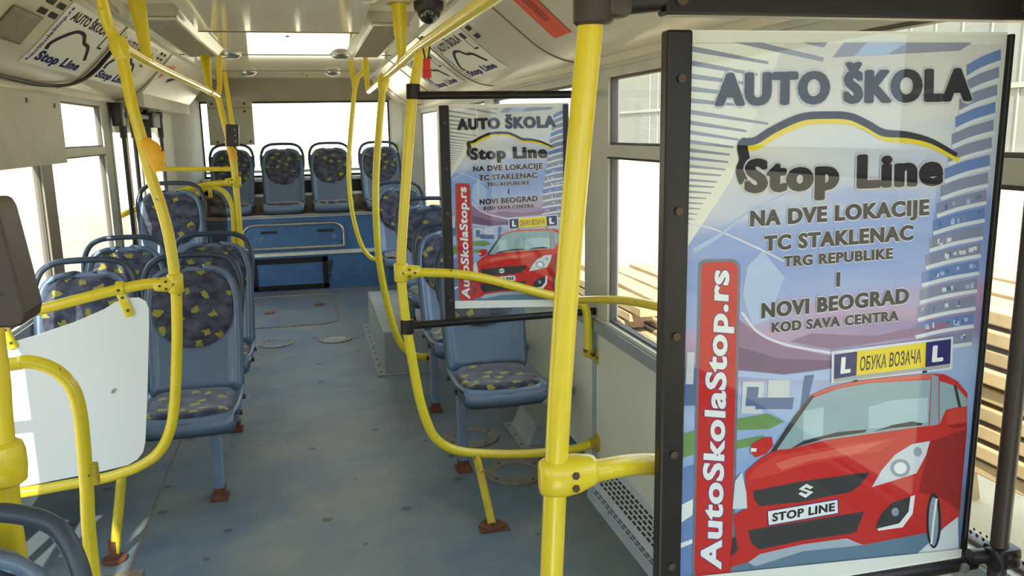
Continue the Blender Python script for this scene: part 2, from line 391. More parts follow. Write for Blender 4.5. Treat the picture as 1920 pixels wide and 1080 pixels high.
def side_wall(name, X, s, openings, zsill, ztop, zhead, doors=()):
    """X: inner face; s: +1 outwards to +x; openings: (y0, y1) of the windows, pillars left between them"""
    b = MB(); t = .05
    def slab(y0, y1, z0, z1, m): b.span((X, y0, z0), (X + s * t, y1, z1), m)
    cuts = [YF] + [v for d in doors for v in d] + [YB]; segs = list(zip(cuts[0::2], cuts[1::2]))
    for (a, c) in segs: slab(a, c, 0, zsill - .03, 'cream_panel')
    slab(YF, YB, ztop, 2.32, 'light_trim')
    edges = [YF] + [v for o in openings for v in o] + [YB]
    for a, c in zip(edges[0::2], edges[1::2]):
        if c - a > .001: slab(a, c, zsill - .03, ztop, 'pillar_brown' if s < 0 and 4 < a < 5 else 'light_trim')
    b.span((X - s * .012, YF, ztop + .035), (X, (doors[-1][0] if doors else YB), zhead), 'light_trim')
    b.span((X - s * .03, YF, zhead - .02), (X, (doors[-1][0] if doors else YB), zhead + .01), 'grey_cove')
    return struct(b.build(name, smooth=0))
WIN_R = [(-2.6, -.75), (-.6, .92), (1.05, 3.27), (3.57, 5.45), (5.72, 7.42), (7.9, 9.2)]
WIN_L = [(-2.6, -.9), (-.75, 1.2), (3.32, 4.615), (4.80, 6.02)]
side_wall('wall_right', XR, 1, WIN_R, .80, 1.83, 1.90)
DOOR = (6.22, 8.36)
DOOR_MID = (1.93, 3.12)
side_wall('wall_left', XL, -1, WIN_L[:2] + [DOOR_MID] + WIN_L[2:] + [DOOR], .80, 1.83, 1.88, (DOOR_MID, DOOR))
# sill rails, the seam of the wall panels, the blue skirting of the floor covering
b = MB()
b.span((XR - .022, YF, .735), (XR, YB, .785), 'grey_trim'); b.span((XR - .008, YF, .785), (XR + .03, YB, .80), 'light_trim')
for y in (-.7, 1.0, 3.42, 5.6, 7.6): b.tube([(XR - .004, y, .02), (XR - .004, y, .74)], .012, 'grey_trim', n=8)
struct(b.build('trim_1'))
b = MB(); b.prism([(XR, 3.28, 0), (XR - .06, 3.28, 0), (XR - .012, 3.28, .075), (XR, 3.28, .085)], (0, 5.4, 0), 'skirt_blue'); struct(b.build('baseboard_right', smooth=0))
b = MB()
for ya, yb in ((YF, DOOR_MID[0]), (DOOR_MID[1], DOOR[0])): b.span((XL, ya, .735), (XL + .022, yb, .785), 'grey_trim'); b.span((XL - .03, ya, .785), (XL + .008, yb, .80), 'light_trim')
struct(b.build('trim_2'))

def window(n, X, s, y0, y1, z0, z1, rail=1.535, mull=None):
    root = MB(); w = .010
    xa, xb = X + s * .012, X + s * .04
    def bar(ya, yb, za, zb, m='window_rubber'): root.span((xa, ya, za), (xb, yb, zb), m)
    bar(y0, y1, z0, z0 + w); bar(y0, y1, z1 - w, z1); bar(y0, y0 + w, z0, z1); bar(y1 - w, y1, z0, z1)
    if rail:
        root.span((X + s * .0, y0, rail - .03), (X + s * .045, y1, rail + .022), 'light_trim')
        root.span((X - s * .004, y0, rail - .034), (X + s * .03, y1, rail - .026), 'dark_gasket')
        bar(y0, y1, rail + .02, rail + .032)
        for y in (mull or []): root.span((xa, y - .02, rail), (xb, y + .02, z1), 'dark_gasket')
    o = root.build('window_%d' % n, smooth=0); struct(o)
    g = MB(); g.span((X + s * .024, y0 + .005, z0 + .005), (X + s * .029, y1 - .005, z1 - .005), 'window_glass'); g.build('pane', o, smooth=0)
    f = MB()                                            # printed dot border along the pane's lower edge
    nd = min(int((y1 - y0) / .016), 150)
    for r in range(2):
        for k in range(nd):
            y = y0 + .02 + (k + .5 * r) * (y1 - y0 - .04) / nd
            zz = z0 + .016 + r * .010; d = .0042 - .001 * r
            f.add([(X + s * .0232, y + d * math.cos(a), zz + d * math.sin(a)) for a in [PI / 3 * q for q in range(6)]], [tuple(range(6))], 'dark_gasket')
    if s > 0 and 0 < y0 < 5: f.build('frit_dots', o, smooth=0)
    return o
n = 1
for i, (y0, y1) in enumerate(WIN_R):
    window(n, XR, 1, y0, y1, .80, 1.83, rail=1.535 if i < 3 else None); n += 1
for i, (y0, y1) in enumerate(WIN_L):
    window(n, XL, -1, y0, y1, .80, 1.83, rail=1.545, mull=[5.02] if i == 3 else ([4.45] if i == 2 else None)); n += 1

# ------------------------------------------------------------------ rear end
b = MB(); RW = YB - .02                                 # rear wall inner face
b.span((XL, RW, 1.985), (XR, RW + .06, 2.32), 'brown_wall'); b.span((XL, RW, 0), (XR, RW + .06, 1.17), 'brown_wall')
b.span((XL, RW, 1.17), (-1.09, RW + .06, 1.985), 'light_trim'); b.span((.93, RW, 1.17), (XR, RW + .06, 1.985), 'light_trim')
struct(b.build('wall_back', smooth=0))
b = MB()                                                 # sloping header from the ceiling down to the window
b.prism([(XL, 9.22, ZC + .01), (XL, RW, 1.975), (XL, RW + .01, 2.3), (XL, 9.3, 2.3)], (XR - XL, 0, 0), 'brown_wall')
struct(b.build('trim_3', smooth=0))
b = MB()
b.span((-1.075, RW - .012, 1.965), (.915, RW + .02, 1.985), 'dark_gasket'); b.span((-1.085, RW - .006, 1.17), (-1.072, RW + .02, 1.985), 'dark_gasket'); b.span((.912, RW - .006, 1.17), (.925, RW + .02, 1.985), 'dark_gasket')
b.span((-1.075, RW - .006, 1.17), (.915, RW + .02, 1.19), 'dark_gasket'); b.span((-1.075, RW - .02, 1.215), (.915, RW + .02, 1.245), 'light_trim')
w = struct(b.build('window_11', smooth=0))
g = MB(); g.span((-1.08, RW + .025, 1.175), (.92, RW + .031, 1.98), 'window_glass'); g.build('pane', w, smooth=0)
for nm, xs in (('trim_4', (XL, -1.19, -1.085)), ('trim_5', (XR, 1.04, .925))):    # boxed corner pillars beside the window
    b = MB(); a0, a1, a2 = xs
    b.prism([(a0, 9.0, .8), (a1, 9.28, .8), (a2, RW, .8), (a0, RW, .8)], (0, 0, 1.2), 'light_trim')
    b.prism([(a0, 8.95, 2.0), (a1, 9.22, 2.0), (a2, RW, 2.0), (a0, RW, 2.0)], (0, 0, .3), 'brown_wall')
    struct(b.build(nm, smooth=0))
b = MB(); b.span((-1.1, 9.3, .80), (.95, RW, 1.0), 'brown_wall'); b.span((-1.1, 9.36, 1.0), (.95, RW, 1.14), 'dark_gasket'); b.span((-1.1, 9.33, 1.13), (.95, RW, 1.165), 'light_trim'); b.span((-1.1, 9.27, .97), (.95, 9.35, 1.0), 'white_trim')
struct(b.build('trim_6', smooth=0))
# ------------------------------------------------------------------ front end (behind the photographer)
b = MB()
b.span((XL, YF - .05, 0), (XR, YF, .75), 'cream_panel'); b.span((XL, YF - .05, 2.02), (XR, YF, 2.32), 'light_trim')
b.span((XL, YF - .05, .75), (XL + .08, YF, 2.02), 'light_trim'); b.span((XR - .08, YF - .05, .75), (XR, YF, 2.02), 'light_trim')
struct(b.build('wall_front', smooth=0))
b = MB(); b.span((-.04, YF - .03, .75), (.0, YF - .01, 2.02), 'dark_gasket'); w = struct(b.build('window_12', smooth=0))
g = MB(); g.span((XL + .08, YF - .03, .75), (XR - .08, YF - .024, 2.02), 'window_glass'); g.build('pane', w, smooth=0)

# ------------------------------------------------------------------ rear door in the left wall
b = MB()
b.span((XL - .05, DOOR[0], .0), (XL + .004, DOOR[0] + .03, 1.84), 'grey_trim'); b.span((XL - .05, DOOR[1] - .03, .0), (XL + .004, DOOR[1], 1.84), 'grey_trim')
b.span((XL - .06, DOOR[0], 1.80), (XL + .02, DOOR[1], 1.86), 'dark_gasket')
door = struct(b.build('door_1', smooth=0))
yy = DOOR[0] + .06; lw = (DOOR[1] - DOOR[0] - .12) / 4
for k in range(4):
    a, c = yy + k * lw + .012, yy + (k + 1) * lw - .012
    f = MB(); x0, x1 = XL - .045, XL - .005
    f.span((x0, a, .02), (x1, a + .03, 1.80), 'grey_cove', .006); f.span((x0, c - .03, .02), (x1, c, 1.80), 'grey_cove', .006)
    f.span((x0, a, 1.66), (x1, c, 1.80), 'grey_cove'); f.span((x0, a, .02), (x1, c, .16), 'grey_cove'); f.span((x0, a, .78), (x1, c, .84), 'grey_trim')
    lf = f.build('door_leaf', door)
    g = MB(); g.span((XL - .03, a + .02, .1), (XL - .025, c - .02, 1.78), 'window_glass'); g.build('pane', lf, smooth=0)
for y in (DOOR[0] + .12, DOOR[0] + .5, 7.30, 7.9):      # upright shafts of the folding leaves
    f = MB(); f.tube([(XL + .06, y, .02), (XL + .06, y, 1.84)], .015, 'black_plastic'); f.tube([(XL + .06, y, 1.62), (XL + .06, y, 1.84)], .024, 'black_plastic'); f.build('door_shaft', door)
f = MB(); f.span((XL + .02, DOOR[0] - .02, 1.70), (XL + .09, DOOR[0] + .09, 1.86), 'black_plastic', .01)
f.span((XL + .03, 6.3, 1.76), (XL + .10, 7.5, 1.80), 'black_plastic', .01); f.span((XL + .0, 7.2, 1.70), (XL + .12, 7.55, 1.82), 'black_plastic', .01)
f.build('door_mechanism', door)
b = MB()                                                 # middle door, two glazed leaves
b.span((XL - .06, DOOR_MID[0], 1.80), (XL + .02, DOOR_MID[1], 1.86), 'dark_gasket'); b.span((XL - .06, DOOR_MID[0], -.02), (XL, DOOR_MID[1], .015), 'metal_ring')
door = struct(b.build('door_2', smooth=0))
for k in range(2):
    a = DOOR_MID[0] + .01 + k * .59; c = a + .575; f = MB(); x0, x1 = XL - .045, XL - .015
    f.span((x0, a, .02), (x1, a + .025, 1.80), 'dark_gasket'); f.span((x0, c - .025, .02), (x1, c, 1.80), 'dark_gasket'); f.span((x0, a, 1.72), (x1, c, 1.80), 'dark_gasket'); f.span((x0, a, .02), (x1, c, .10), 'dark_gasket'); f.span((x0, a, .80), (x1, c, .84), 'dark_gasket')
    lf = f.build('door_leaf', door, smooth=0)
    g = MB(); g.span((XL - .032, a + .02, .08), (XL - .028, c - .02, 1.74), 'window_glass'); g.build('pane', lf, smooth=0)
b = MB()                                                 # cover of the door drive under the ceiling
pr = [(-.88, 2.215), (-1.12, 1.935), (-1.13, 1.845), (-1.30, 1.845), (-1.30, 2.30), (-.88, 2.30)]
b.prism([(x, 6.5, z) for x, z in pr], (0, 2.5, 0), 'grey_cove')
b.span((-1.138, 6.52, 1.842), (-1.118, 8.98, 1.935), 'light_trim')
struct(b.build('ceiling_door_cover', smooth=0))
# ------------------------------------------------------------------ seats (front of the seat looks towards -Y)
def back_y(z): return .205 + .06 * max(0, (z - .45)) / .17 if z < .62 else .265 + (z - .62) * .30
def seat(root, leg=None, leg_len=0.0, mount=None, drop=0.0):
    """parts of one bus seat round its foot point; leg: x of the pedestal"""
    # seat pan
    b = MB(); rows = []
    prof = [(-.262, .385), (-.272, .415), (-.262, .438), (-.235, .445), (-.10, .425), (.06, .418), (.17, .425), (.225, .452)]
    for (y, z) in prof:
        row = []
        for k in range(17):
            u = -1 + k / 8.0; e = max(0, abs(u) - .80) / .20
            wd = .212 if y > -.2 else .212 - .012 * (1 - (y + .272) / .072)
            row.append((u * wd, y + .012 * e * (1 if y < -.2 else 0), z + .014 * e * e - .006 * (1 - u * u)))
        rows.append(row)
    b.loft(rows, 'seat_plastic')
    pan = b.build('seat_pan', root, solid=.016, smooth=60)
    b = MB()                                            # deep rim under the pan
    rim = []
    for (x, y) in ((-.205, .19), (-.212, 0), (-.21, -.20), (-.185, -.262), (0, -.272), (.185, -.262), (.21, -.20), (.212, 0), (.205, .19)): rim.append((x, y))
    b.loft([[(x, y, .432) for x, y in rim], [(x * .99, y * .985, .395) for x, y in rim], [(x * .93, y * .93 + .004, .362) for x, y in rim], [(x * .8, y * .85, .352) for x, y in rim]], 'seat_edge')
    b.add([(x * .8, y * .85, .352) for x, y in rim], [tuple(range(len(rim)))], 'seat_edge')
    b.build('seat_rim', root, smooth=50)
    # backrest shell
    b = MB(); rows = []
    outline = [(.435, .196), (.47, .200), (.55, .203), (.65, .206), (.75, .208), (.84, .207), (.89, .201), (.935, .190), (.968, .168), (.988, .138), (.998, .10), (1.002, .06)]
    for (z, w) in outline:
        row = []
        for k in range(21):
            u = -1 + k / 10.0; e = max(0, abs(u) - .78) / .22
            y = back_y(z) - .030 * e ** 1.5 + .012 * (1 - u * u) - (.02 if z < .5 else 0) * (0.5 - z) / .07 * 1.2
            row.append((u * w, y, z))
        rows.append(row)
    b.loft(rows, 'seat_plastic')
    back = b.build('backrest', root, solid=.022, smooth=60)
    b = MB()
    for s in (-1, 1):                                    # stiffening roll along each edge
        b.tube(curve_pts([(s * (w + .003), back_y(z) - .016, z) for z, w in outline[:8]], 3), .0125, 'seat_edge', n=8)
    build_each(b, 'backrest_edge', root)
    # back cushion: domed pad, straight shoulders and a round bottom
    b = MB(); rings = []; N = 40
    def lobe(a):
        c, s_ = math.cos(a), math.sin(a)
        if s_ >= 0: e = 2.9
        else: e = 2.15
        rx = .187; rz = .170 if s_ >= 0 else .190
        x = math.copysign(abs(c) ** (2 / e), c) * rx; z = math.copysign(abs(s_) ** (2 / e), s_) * rz
        return x, .816 + z
    for q, (sc, off) in enumerate(((1.0, .004), (.985, -.010), (.95, -.020), (.85, -.026), (.6, -.030), (.3, -.031))):
        ring = []
        for k in range(N):
            x, z = lobe(2 * PI * k / N); x *= sc; z = .816 + (z - .816) * sc
            u = x / .205; e = max(0, abs(u) - .78) / .22
            ring.append((x, back_y(z) + .012 * (1 - u * u) - .03 * e ** 1.5 - .008 + off, z))
        rings.append(ring)
    b.loft(rings, 'seat_fabric', close=True); b.add(rings[-1], [tuple(range(N))], 'seat_fabric')
    b.build('back_cushion', root, smooth=80)
    # seat cushion
    b = MB(); rings = []
    for sc, off in ((1.0, -.004), (1.0, .010), (.97, .022), (.88, .028), (.6, .029), (.3, .027)):
        ring = []
        for k in range(N):
            a = 2 * PI * k / N; c, s_ = math.cos(a), math.sin(a)
            x = math.copysign(abs(c) ** .5, c) * .188 * sc; y = -.035 + math.copysign(abs(s_) ** .5, s_) * .205 * sc
            z = .428 + off + (.014 if y < -.15 else 0) * min(1, (-.15 - y) / .05) + (.004 if y > .1 else 0)
            ring.append((x, y, z))
        rings.append(ring)
    b.loft(rings, 'seat_fabric', close=True); b.add(rings[-1], [tuple(range(N))], 'seat_fabric')
    b.build('seat_cushion', root, smooth=80)
    # grab handle over the back
    b = MB()
    hp = [(-.213, .80), (-.222, .90), (-.214, .965), (-.185, 1.022), (-.13, 1.052), (-.06, 1.06), (.06, 1.06), (.13, 1.052), (.185, 1.022), (.214, .965), (.222, .90), (.213, .80)]
    b.tube(curve_pts([(x, back_y(min(z, .99)) - .004 + .01 * (z > 1), z) for x, z in hp], 5), .015, 'handle_plastic', n=10)
    for s in (-1, 1):
        b.prism([(s * .196, back_y(.93), .925), (s * .232, back_y(.93), .93), (s * .236, back_y(.85), .84), (s * .222, back_y(.76), .755), (s * .200, back_y(.76), .76)], (0, .03, 0), 'handle_plastic')
    h = b.build('grab_handle', root, smooth=50)
    h['label'] = 'dark grab handle arched over the backrest'
    if leg is not None:
        b = MB(); b.box((leg, -.06, (.37 - drop) / 2 - .005), (.042, .062, .37 + drop), 'leg_metal', bev=.004)
        lg = b.build('leg', root, smooth=0)
        b = MB(); b.box((leg, -.07, .003 - drop), (.075, .10, .008), 'rust'); b.box((leg, -.06, .028 - drop), (.047, .067, .045), 'rust')
        b.add([(leg - .03, -.115, -drop + .004), (leg + .03, -.115, -drop + .004), (leg + .03, -.09, .03 - drop), (leg - .03, -.09, .03 - drop)], [(0, 1, 2, 3)], 'rust')
        b.build('foot_plate', root, smooth=0)
    if mount is not None:
        b = MB(); b.box(((leg + mount) / 2 if leg is not None else mount / 2, -.06, .345), (abs(mount - (leg or 0)), .05, .03), 'leg_metal'); b.build('cross_bar', root, smooth=0)
    b = MB()
    for s in (-1, 1):
        b.disc((s * .205, -.10, .405), .012, s * .018, 'screw', axis=(1, 0, 0), n=10); b.disc((s * .205, .12, .41), .012, s * .018, 'screw', axis=(1, 0, 0), n=10)
    build_each(b, 'fixing_bolt', root)
def new_seat(loc, label, group, **k):
    r = thing('bus_seat', (0, 0, 0), label, 'seat', group); seat(r, **k); r.location = loc; return r
def seat_copy(src, loc, label, group):
    r = copy_tree(src); r.location = loc; r['label'] = label; r['group'] = group; return r
GR = 'single seats along the wall behind the posters'
s1 = new_seat((.835, 3.80, 0), 'blue-grey bus seat directly under the smaller framed poster', GR, leg=-.185, mount=.38)
seat_copy(s1, (.835, 4.70, 0), 'blue-grey bus seat one row behind the seat under the smaller framed poster', GR)
r = new_seat((.835, 5.72, .08), 'blue-grey bus seat standing on the low grey floor box', GR, leg=-.185, mount=.38, drop=-.22)
new_seat((.79, 7.20, .12), 'blue-grey bus seat behind the grey floor box, nearest the rear platform', GR, leg=-.185, mount=.40, drop=.12)
GL = 'paired seats behind the white panel'
t1 = new_seat((-.575, 3.80, 0), 'blue-grey aisle seat with rusty foot directly behind the white panel', GL, leg=.095, mount=-.2)
seat_copy(t1, (-.575, 4.70, 0), 'blue-grey aisle seat in the second row behind the white panel', GL)
t2 = new_seat((-1.045, 3.80, 0), 'blue-grey window seat behind the white panel, partly hidden by its sloping yellow rail', GL, mount=-.22)
seat_copy(t2, (-1.045, 4.70, 0), 'window seat with sunlit corner in the second row behind the white panel', GL)
new_seat((-.955, 5.90, .24), 'raised single seat just before the rear door', 'raised seat by the rear door', mount=-.2)
GB = 'rear row seats below the back window'
z0 = .468
p = new_seat((-.785, 9.02, z0), 'rear row seat below the grey board, behind the yellow door partition', GB)
seat_copy(p, (-.262, 9.02, z0), 'rear row seat second from the grey board, between two similar seats', GB)
seat_copy(p, (.245, 9.02, z0), 'third rear row seat counted from the grey board', GB)
seat_copy(p, (.785, 9.02, z0), 'rear row seat farthest from the grey board, behind two yellow poles', GB)
new_seat((-.595, .925, .012), 'seat at the very front of the view, only its curved dark handle showing', 'seat beside the photographer', leg=.095, mount=-.2)
# boxes that carry raised seats
b = MB()
b.prism([(-1.29, 5.50, 0), (-.72, 5.50, 0), (-.72, 5.50, .20), (-.78, 5.50, .24), (-1.29, 5.50, .24)], (0, .9, 0), 'box_grey')
o = b.build('wheel_box', smooth=0, bevel=.01); tag(o, 'grey wheel box under the raised seat by the rear door', 'wheel box')
b = MB()
b.span((.43, 5.46, .0), (1.20, 6.96, .30), 'box_grey', .012)
root = thing('floor_box', (.43, 5.46, 0), 'low grey metal box on the floor beside the aisle with riveted flange', 'box')
o = b.build('cover', root, smooth=0)
b = MB(); b.span((.375, 5.42, 0), (1.2, 7.0, .008), 'box_grey'); b.build('flange', root, smooth=0)
b = MB()
for k in range(9): b.disc((.402, 5.5 + k * .17, .008), .008, .004, 'screw', n=8)
build_each(b, 'rivet', root)
b = MB()
b.prism([(1.02, 3.92, 0), (1.20, 3.92, 0), (1.20, 3.92, .12), (1.075, 3.92, .12)], (0, .34, 0), 'box_grey')
root = thing('cable_box', (1.02, 3.92, 0), 'small sloped grey cover on the floor under the wall by the nearest seat', 'box')
b.build('cover', root, smooth=0, bevel=.006)
b = MB(); b.span((.985, 3.89, 0), (1.2, 4.30, .006), 'box_grey'); b.build('flange', root, smooth=0)
b = MB()
for y in (3.95, 4.09, 4.24): b.disc((1.0, y, .006), .006, .003, 'screw', n=8)
build_each(b, 'screw', root)
# ------------------------------------------------------------------ rear platform with hatches
root = thing('rear_platform', (-.05, 8.75, 0), 'blue raised platform carrying the rear seats, with pale edge strips', 'platform')
b = MB(); b.span((-1.29, 8.86, 0), (1.21, RW, .785), 'bench_blue'); b.span((-1.29, 8.77, 0), (1.21, 8.86, .40), 'bench_blue'); b.build('body', root, smooth=0)
b = MB(); b.span((-1.29, 8.84, .785), (1.21, RW, .80), 'grey_trim'); b.build('deck', root, smooth=0)
b = MB(); b.span((-1.29, 8.845, .775), (1.21, 8.87, .808), 'white_trim', .004); b.build('edge_strip', root, smooth=0)
b = MB(); b.span((-1.29, 8.755, .385), (1.21, 8.86, .415), 'white_trim', .004); b.build('edge_strip', root, smooth=0)
b = MB(); b.span((-1.29, 8.765, 0), (1.21, 8.772, .012), 'metal_ring'); b.build('kick_strip', root, smooth=0)
# rounded hatch with handles
HX0, HX1, HZ0, HZ1, HY = -.70, .335, .455, .712, 8.855
def hatch_outline(g=0.0):
    r = .12 - g * .5; pts = [(HX0 + g, HZ0 + g), (HX1 - g, HZ0 + g)]
    pts += [(HX1 - g - r + r * math.cos(a), HZ1 - g - r + r * math.sin(a)) for a in [PI / 2 * k / 8 for k in range(9)]]
    pts += [(HX0 + g + r + r * math.cos(a), HZ1 - g - r + r * math.sin(a)) for a in [PI / 2 + PI / 2 * k / 8 for k in range(9)]]
    return pts
b = MB(); b.prism([(x, HY, z) for x, z in hatch_outline(.01)], (0, -.012, 0), 'bench_blue'); hd = b.build('hatch_door', root, smooth=0)
b = MB(); fr = [Vector((x, HY - .012, z)) for x, z in hatch_outline(.005)]; b.tube(fillet(fr + [fr[0]], .02, 3), .016, 'chrome', n=10, caps=False); b.build('rim', hd)['label'] = 'metal rim with rounded upper corners'
for x in (-.43, .145):
    b = MB(); b.span((x - .085, HY - .03, .618), (x + .085, HY - .012, .642), 'black_plastic', .006); b.build('grip', hd, smooth=0)
for x in (-.505, .225):
    b = MB(); b.disc((x, HY - .012, .56), .017, -.008, 'chrome', axis=(0, 1, 0), n=16); b.disc((x, HY - .021, .56), .008, -.002, 'slot_dark', axis=(0, 1, 0), n=12); b.build('lock', hd)
# black framed opening below
VX0, VX1, VZ0, VZ1, VY = -.625, .145, .03, .365, 8.77
b = MB()
for (a, c) in (((VX0, VZ0), (VX1, VZ0 + .05)), ((VX0, VZ1 - .055), (VX1, VZ1)), ((VX0, VZ0), (VX0 + .05, VZ1)), ((VX1 - .055, VZ0), (VX1, VZ1))):
    b.span((a[0], VY - .02, a[1]), (c[0], VY, c[1]), 'black_paint', .004)
vf = b.build('vent_frame', root, smooth=0)
b = MB(); b.span((VX0 + .05, VY - .006, VZ0 + .05), (VX1 - .05, VY, VZ1 - .05), 'bench_blue'); b.build('panel', vf, smooth=0)
b = MB(); b.tube([(.16, VY - .012, .20), (.185, VY - .012, .33)], .010, 'black_plastic', n=8); b.disc((.165, VY, .16), .012, -.02, 'black_plastic', axis=(0, 1, 0)); b.build('latch_lever', root)
# ------------------------------------------------------------------ floor hatches and rings
b = MB(); x0, x1, y0, y1 = -.66, .17, 7.15, 8.55
pts = fillet([(x0, y0, .003), (x1, y0, .003), (x1, y1, .003), (x0, y1, .003), (x0, y0, .003)], .16, 5)
root = thing('floor_hatch', (-.25, 7.85, 0), 'large rounded hatch in the floor before the rear platform with brown latches', 'hatch')
b = MB(); b.tube(pts, .008, 'metal_ring', n=6); b.build('rim', root)
b = MB(); b.prism([p.xy.to_3d() + Vector((0, 0, .001)) for p in pts[:-1]], (0, 0, .002), 'floor_vinyl'); b.build('lid', root, smooth=0)
for (x, y) in ((-.42, 7.75), (.03, 8.0)):
    b = MB(); b.span((x - .045, y - .05, .003), (x + .045, y + .05, .007), 'rust'); b.build('latch', root, smooth=0)
def floor_disc(x, y, r0, r1, label, lid=False):
    o = thing('floor_ring', (x, y, 0), label, 'floor ring', 'metal rings let into the floor')
    b = MB(); b.ring((x, y, .001), r0, r1, .006, 'metal_ring'); b.build('ring', o)
    b = MB(); b.disc((x, y, .001), r0, .003, 'box_grey' if lid else 'floor_vinyl', n=36); b.build('lid', o)
    b = MB()
    for k in range(4): a = .5 + PI / 2 * k; b.disc((x + (r0 + r1) / 2 * math.cos(a), y + (r0 + r1) / 2 * math.sin(a), .007), .008, .002, 'screw', n=8)
    build_each(b, 'screw', o)
floor_disc(-.33, 6.56, .105, .135, 'round metal floor ring nearer the window seats, before the big hatch')
floor_disc(.13, 6.57, .095, .135, 'round metal floor ring next to the grey floor box', True)
floor_disc(.765, 4.13, .095, .15, 'metal floor ring around the foot of the nearest seat by the wall')
floor_disc(.885, 3.62, .095, .15, 'metal floor ring between the yellow foot brace and the heater')
b = MB()
b.tube([(-.755, 2.2, .001), (-.765, 8.7, .001)], .004, 'seam_dark', n=6); struct(b.build('floor_seam'))
rnd = random.Random(3)
b = MB(); b.span((-.80, 2.90, .001), (-.70, 3.13, .006), 'metal_ring'); b.span((-1.0, 3.0, .001), (-.80, 3.12, .005), 'chrome')
tag(b.build('floor_plate', smooth=0), 'small worn metal plate on the floor near the foot of the white panel frame', 'plate')
# ------------------------------------------------------------------ wall heater with slotted grille
root = thing('wall_heater', (1.17, 2.0, 0), 'pale blue-grey heater box with slotted grille low on the wall', 'heater')
hx, h0, h1 = 1.128, .10, 3.27
b = MB(); b.prism([(hx, -.3, 0), (XR, -.3, 0), (XR, -.3, .175), (hx + .004, -.3, .098), (hx, -.3, .09)], (0, h1 + .3, 0), 'heater_paint'); b.build('casing', root, smooth=0)
b = MB(); sl = Vector((XR - hx - .004, 0, .077)).normalized(); nr = Vector((-sl.z, 0, sl.x)); n_ = 0
b.flat = True
for r in range(5):
    for k in range(46):
        y = 1.05 + k * .046 + (.023 if r % 2 else 0); c0 = Vector((hx + .004, 0, .098)) + sl * (.018 + r * .016)
        q = [c0 + nr * .0008 + Vector((0, y, 0)), c0 + nr * .0008 + Vector((0, y + .034, 0)), c0 + sl * .009 + nr * .0008 + Vector((0, y + .034, 0)), c0 + sl * .009 + nr * .0008 + Vector((0, y, 0))]
        b.add(q, [(0, 1, 2, 3)], 'slot_dark')
b.build('grille', root, smooth=0)
b = MB(); b.flat = True
for r in range(2):
    for k in range(46):
        y = 1.05 + k * .046 + .02 * r; z = .078 - r * .016
        b.add([(hx - .0008, y, z), (hx - .0008, y + .034, z), (hx - .0008, y + .034, z + .007), (hx - .0008, y, z + .007)], [(0, 1, 2, 3)], 'slot_dark')
b.build('grille', root, smooth=0)
b = MB()
for y in (1.2, 2.1, 3.0): b.disc((hx, y, .05), .005, -.002, 'screw', axis=(1, 0, 0), n=8)
build_each(b, 'screw', root)
# ------------------------------------------------------------------ yellow handrails
def T(name, pts, r, parent, m='yellow_paint', n=14, label=None):
    b = MB(); b.tube(pts, r, m, n=n); o = b.build(name, parent, smooth=60)
    if label: o['label'] = label
    return o
def clamp(p, along, out, parent, size=1.0, m='yellow_paint', screws=True, name='clamp'):
    """T-fitting: sleeve round the pole with a tapering socket for the branch bar"""
    p, a, o = Vector(p), Vector(along).normalized(), Vector(out).normalized(); b = MB(); k = size
    b.tube([p - a * .038 * k, p - a * .034 * k, p + a * .034 * k, p + a * .038 * k], [.026 * k, .030 * k, .030 * k, .026 * k], m, n=18)
    b.tube([p, p + o * .04 * k, p + o * .075 * k, p + o * .08 * k], [.032 * k, .030 * k, .0245 * k, .021 * k], m, n=18)
    c = b.build(name, parent, smooth=50)
    if screws:
        f = a.cross(o).normalized()
        if f.y > 0: f = -f
        b = MB()
        for (u, w) in ((.005, 0), (.032, .014), (.032, -.014), (.055, 0)):
            b.disc(p + o * u * k + a * w * k + f * .0285 * k * (1 if u < .04 else .9), .0055 * k, .0, 'screw', axis=f, n=8) if False else b.tube([p + o * u * k + a * w * k + f * .020 * k, p + o * u * k + a * w * k + f * .0315 * k], .0052 * k, 'screw', n=8)
        build_each(b, 'screw', c)
    return c
def flange(p, axis, parent, name='flange', r=.032):
    b = MB(); a = Vector(axis).normalized(); p = Vector(p)
    b.tube([p, p + a * .006], r, 'yellow_worn', n=18); b.tube([p, p + a * .035], .022, 'yellow_worn', n=16)
    return b.build(name, parent, smooth=40)
YF2, YN = 3.40, 1.17
# loop beside the smaller poster
root = thing('handrail_loop', at(760, 600, YF2), 'tall yellow handrail loop holding the smaller framed poster, curving down to the wall', 'handrail')
P = lambda x, y, Y=YF2: at(x, y, Y)
T('loop_pole', curve_pts([P(790, 92), P(782, 130), P(772, 200), P(762, 330), P(755, 430), P(752, 510), P(758, 580), P(767, 640), P(785, 740), P(800, 790), P(818, 823), P(855, 844), P(920, 851), P(1000, 850), P(1075, 842), Vector((1.215, YF2, .20))], 6), .0205, root)
cb = [P(758, 511), P(800, 511), P(850, 513), P(900, 520), P(960, 535), P(1030, 553), P(1078, 562), P(1096, 575), P(1102, 600), P(1103, 640), P(1103, 660)]
T('cross_bar', curve_pts(cb, 5), .0195, root)
T('window_bar', curve_pts([at(1078, 563, 3.38), at(1110, 562, 3.15), at(1150, 562, 2.95), at(1190, 566, 2.75), at(1235, 575, 2.55), at(1300, 592, 2.34), Vector((1.17, 2.14, .96)), Vector((1.215, 2.02, .90)), Vector((1.218, 2.0, .77))], 5), .0165, root)
clamp(P(752, 511), P(752, 480) - P(754, 540), (1, 0, 0), root)
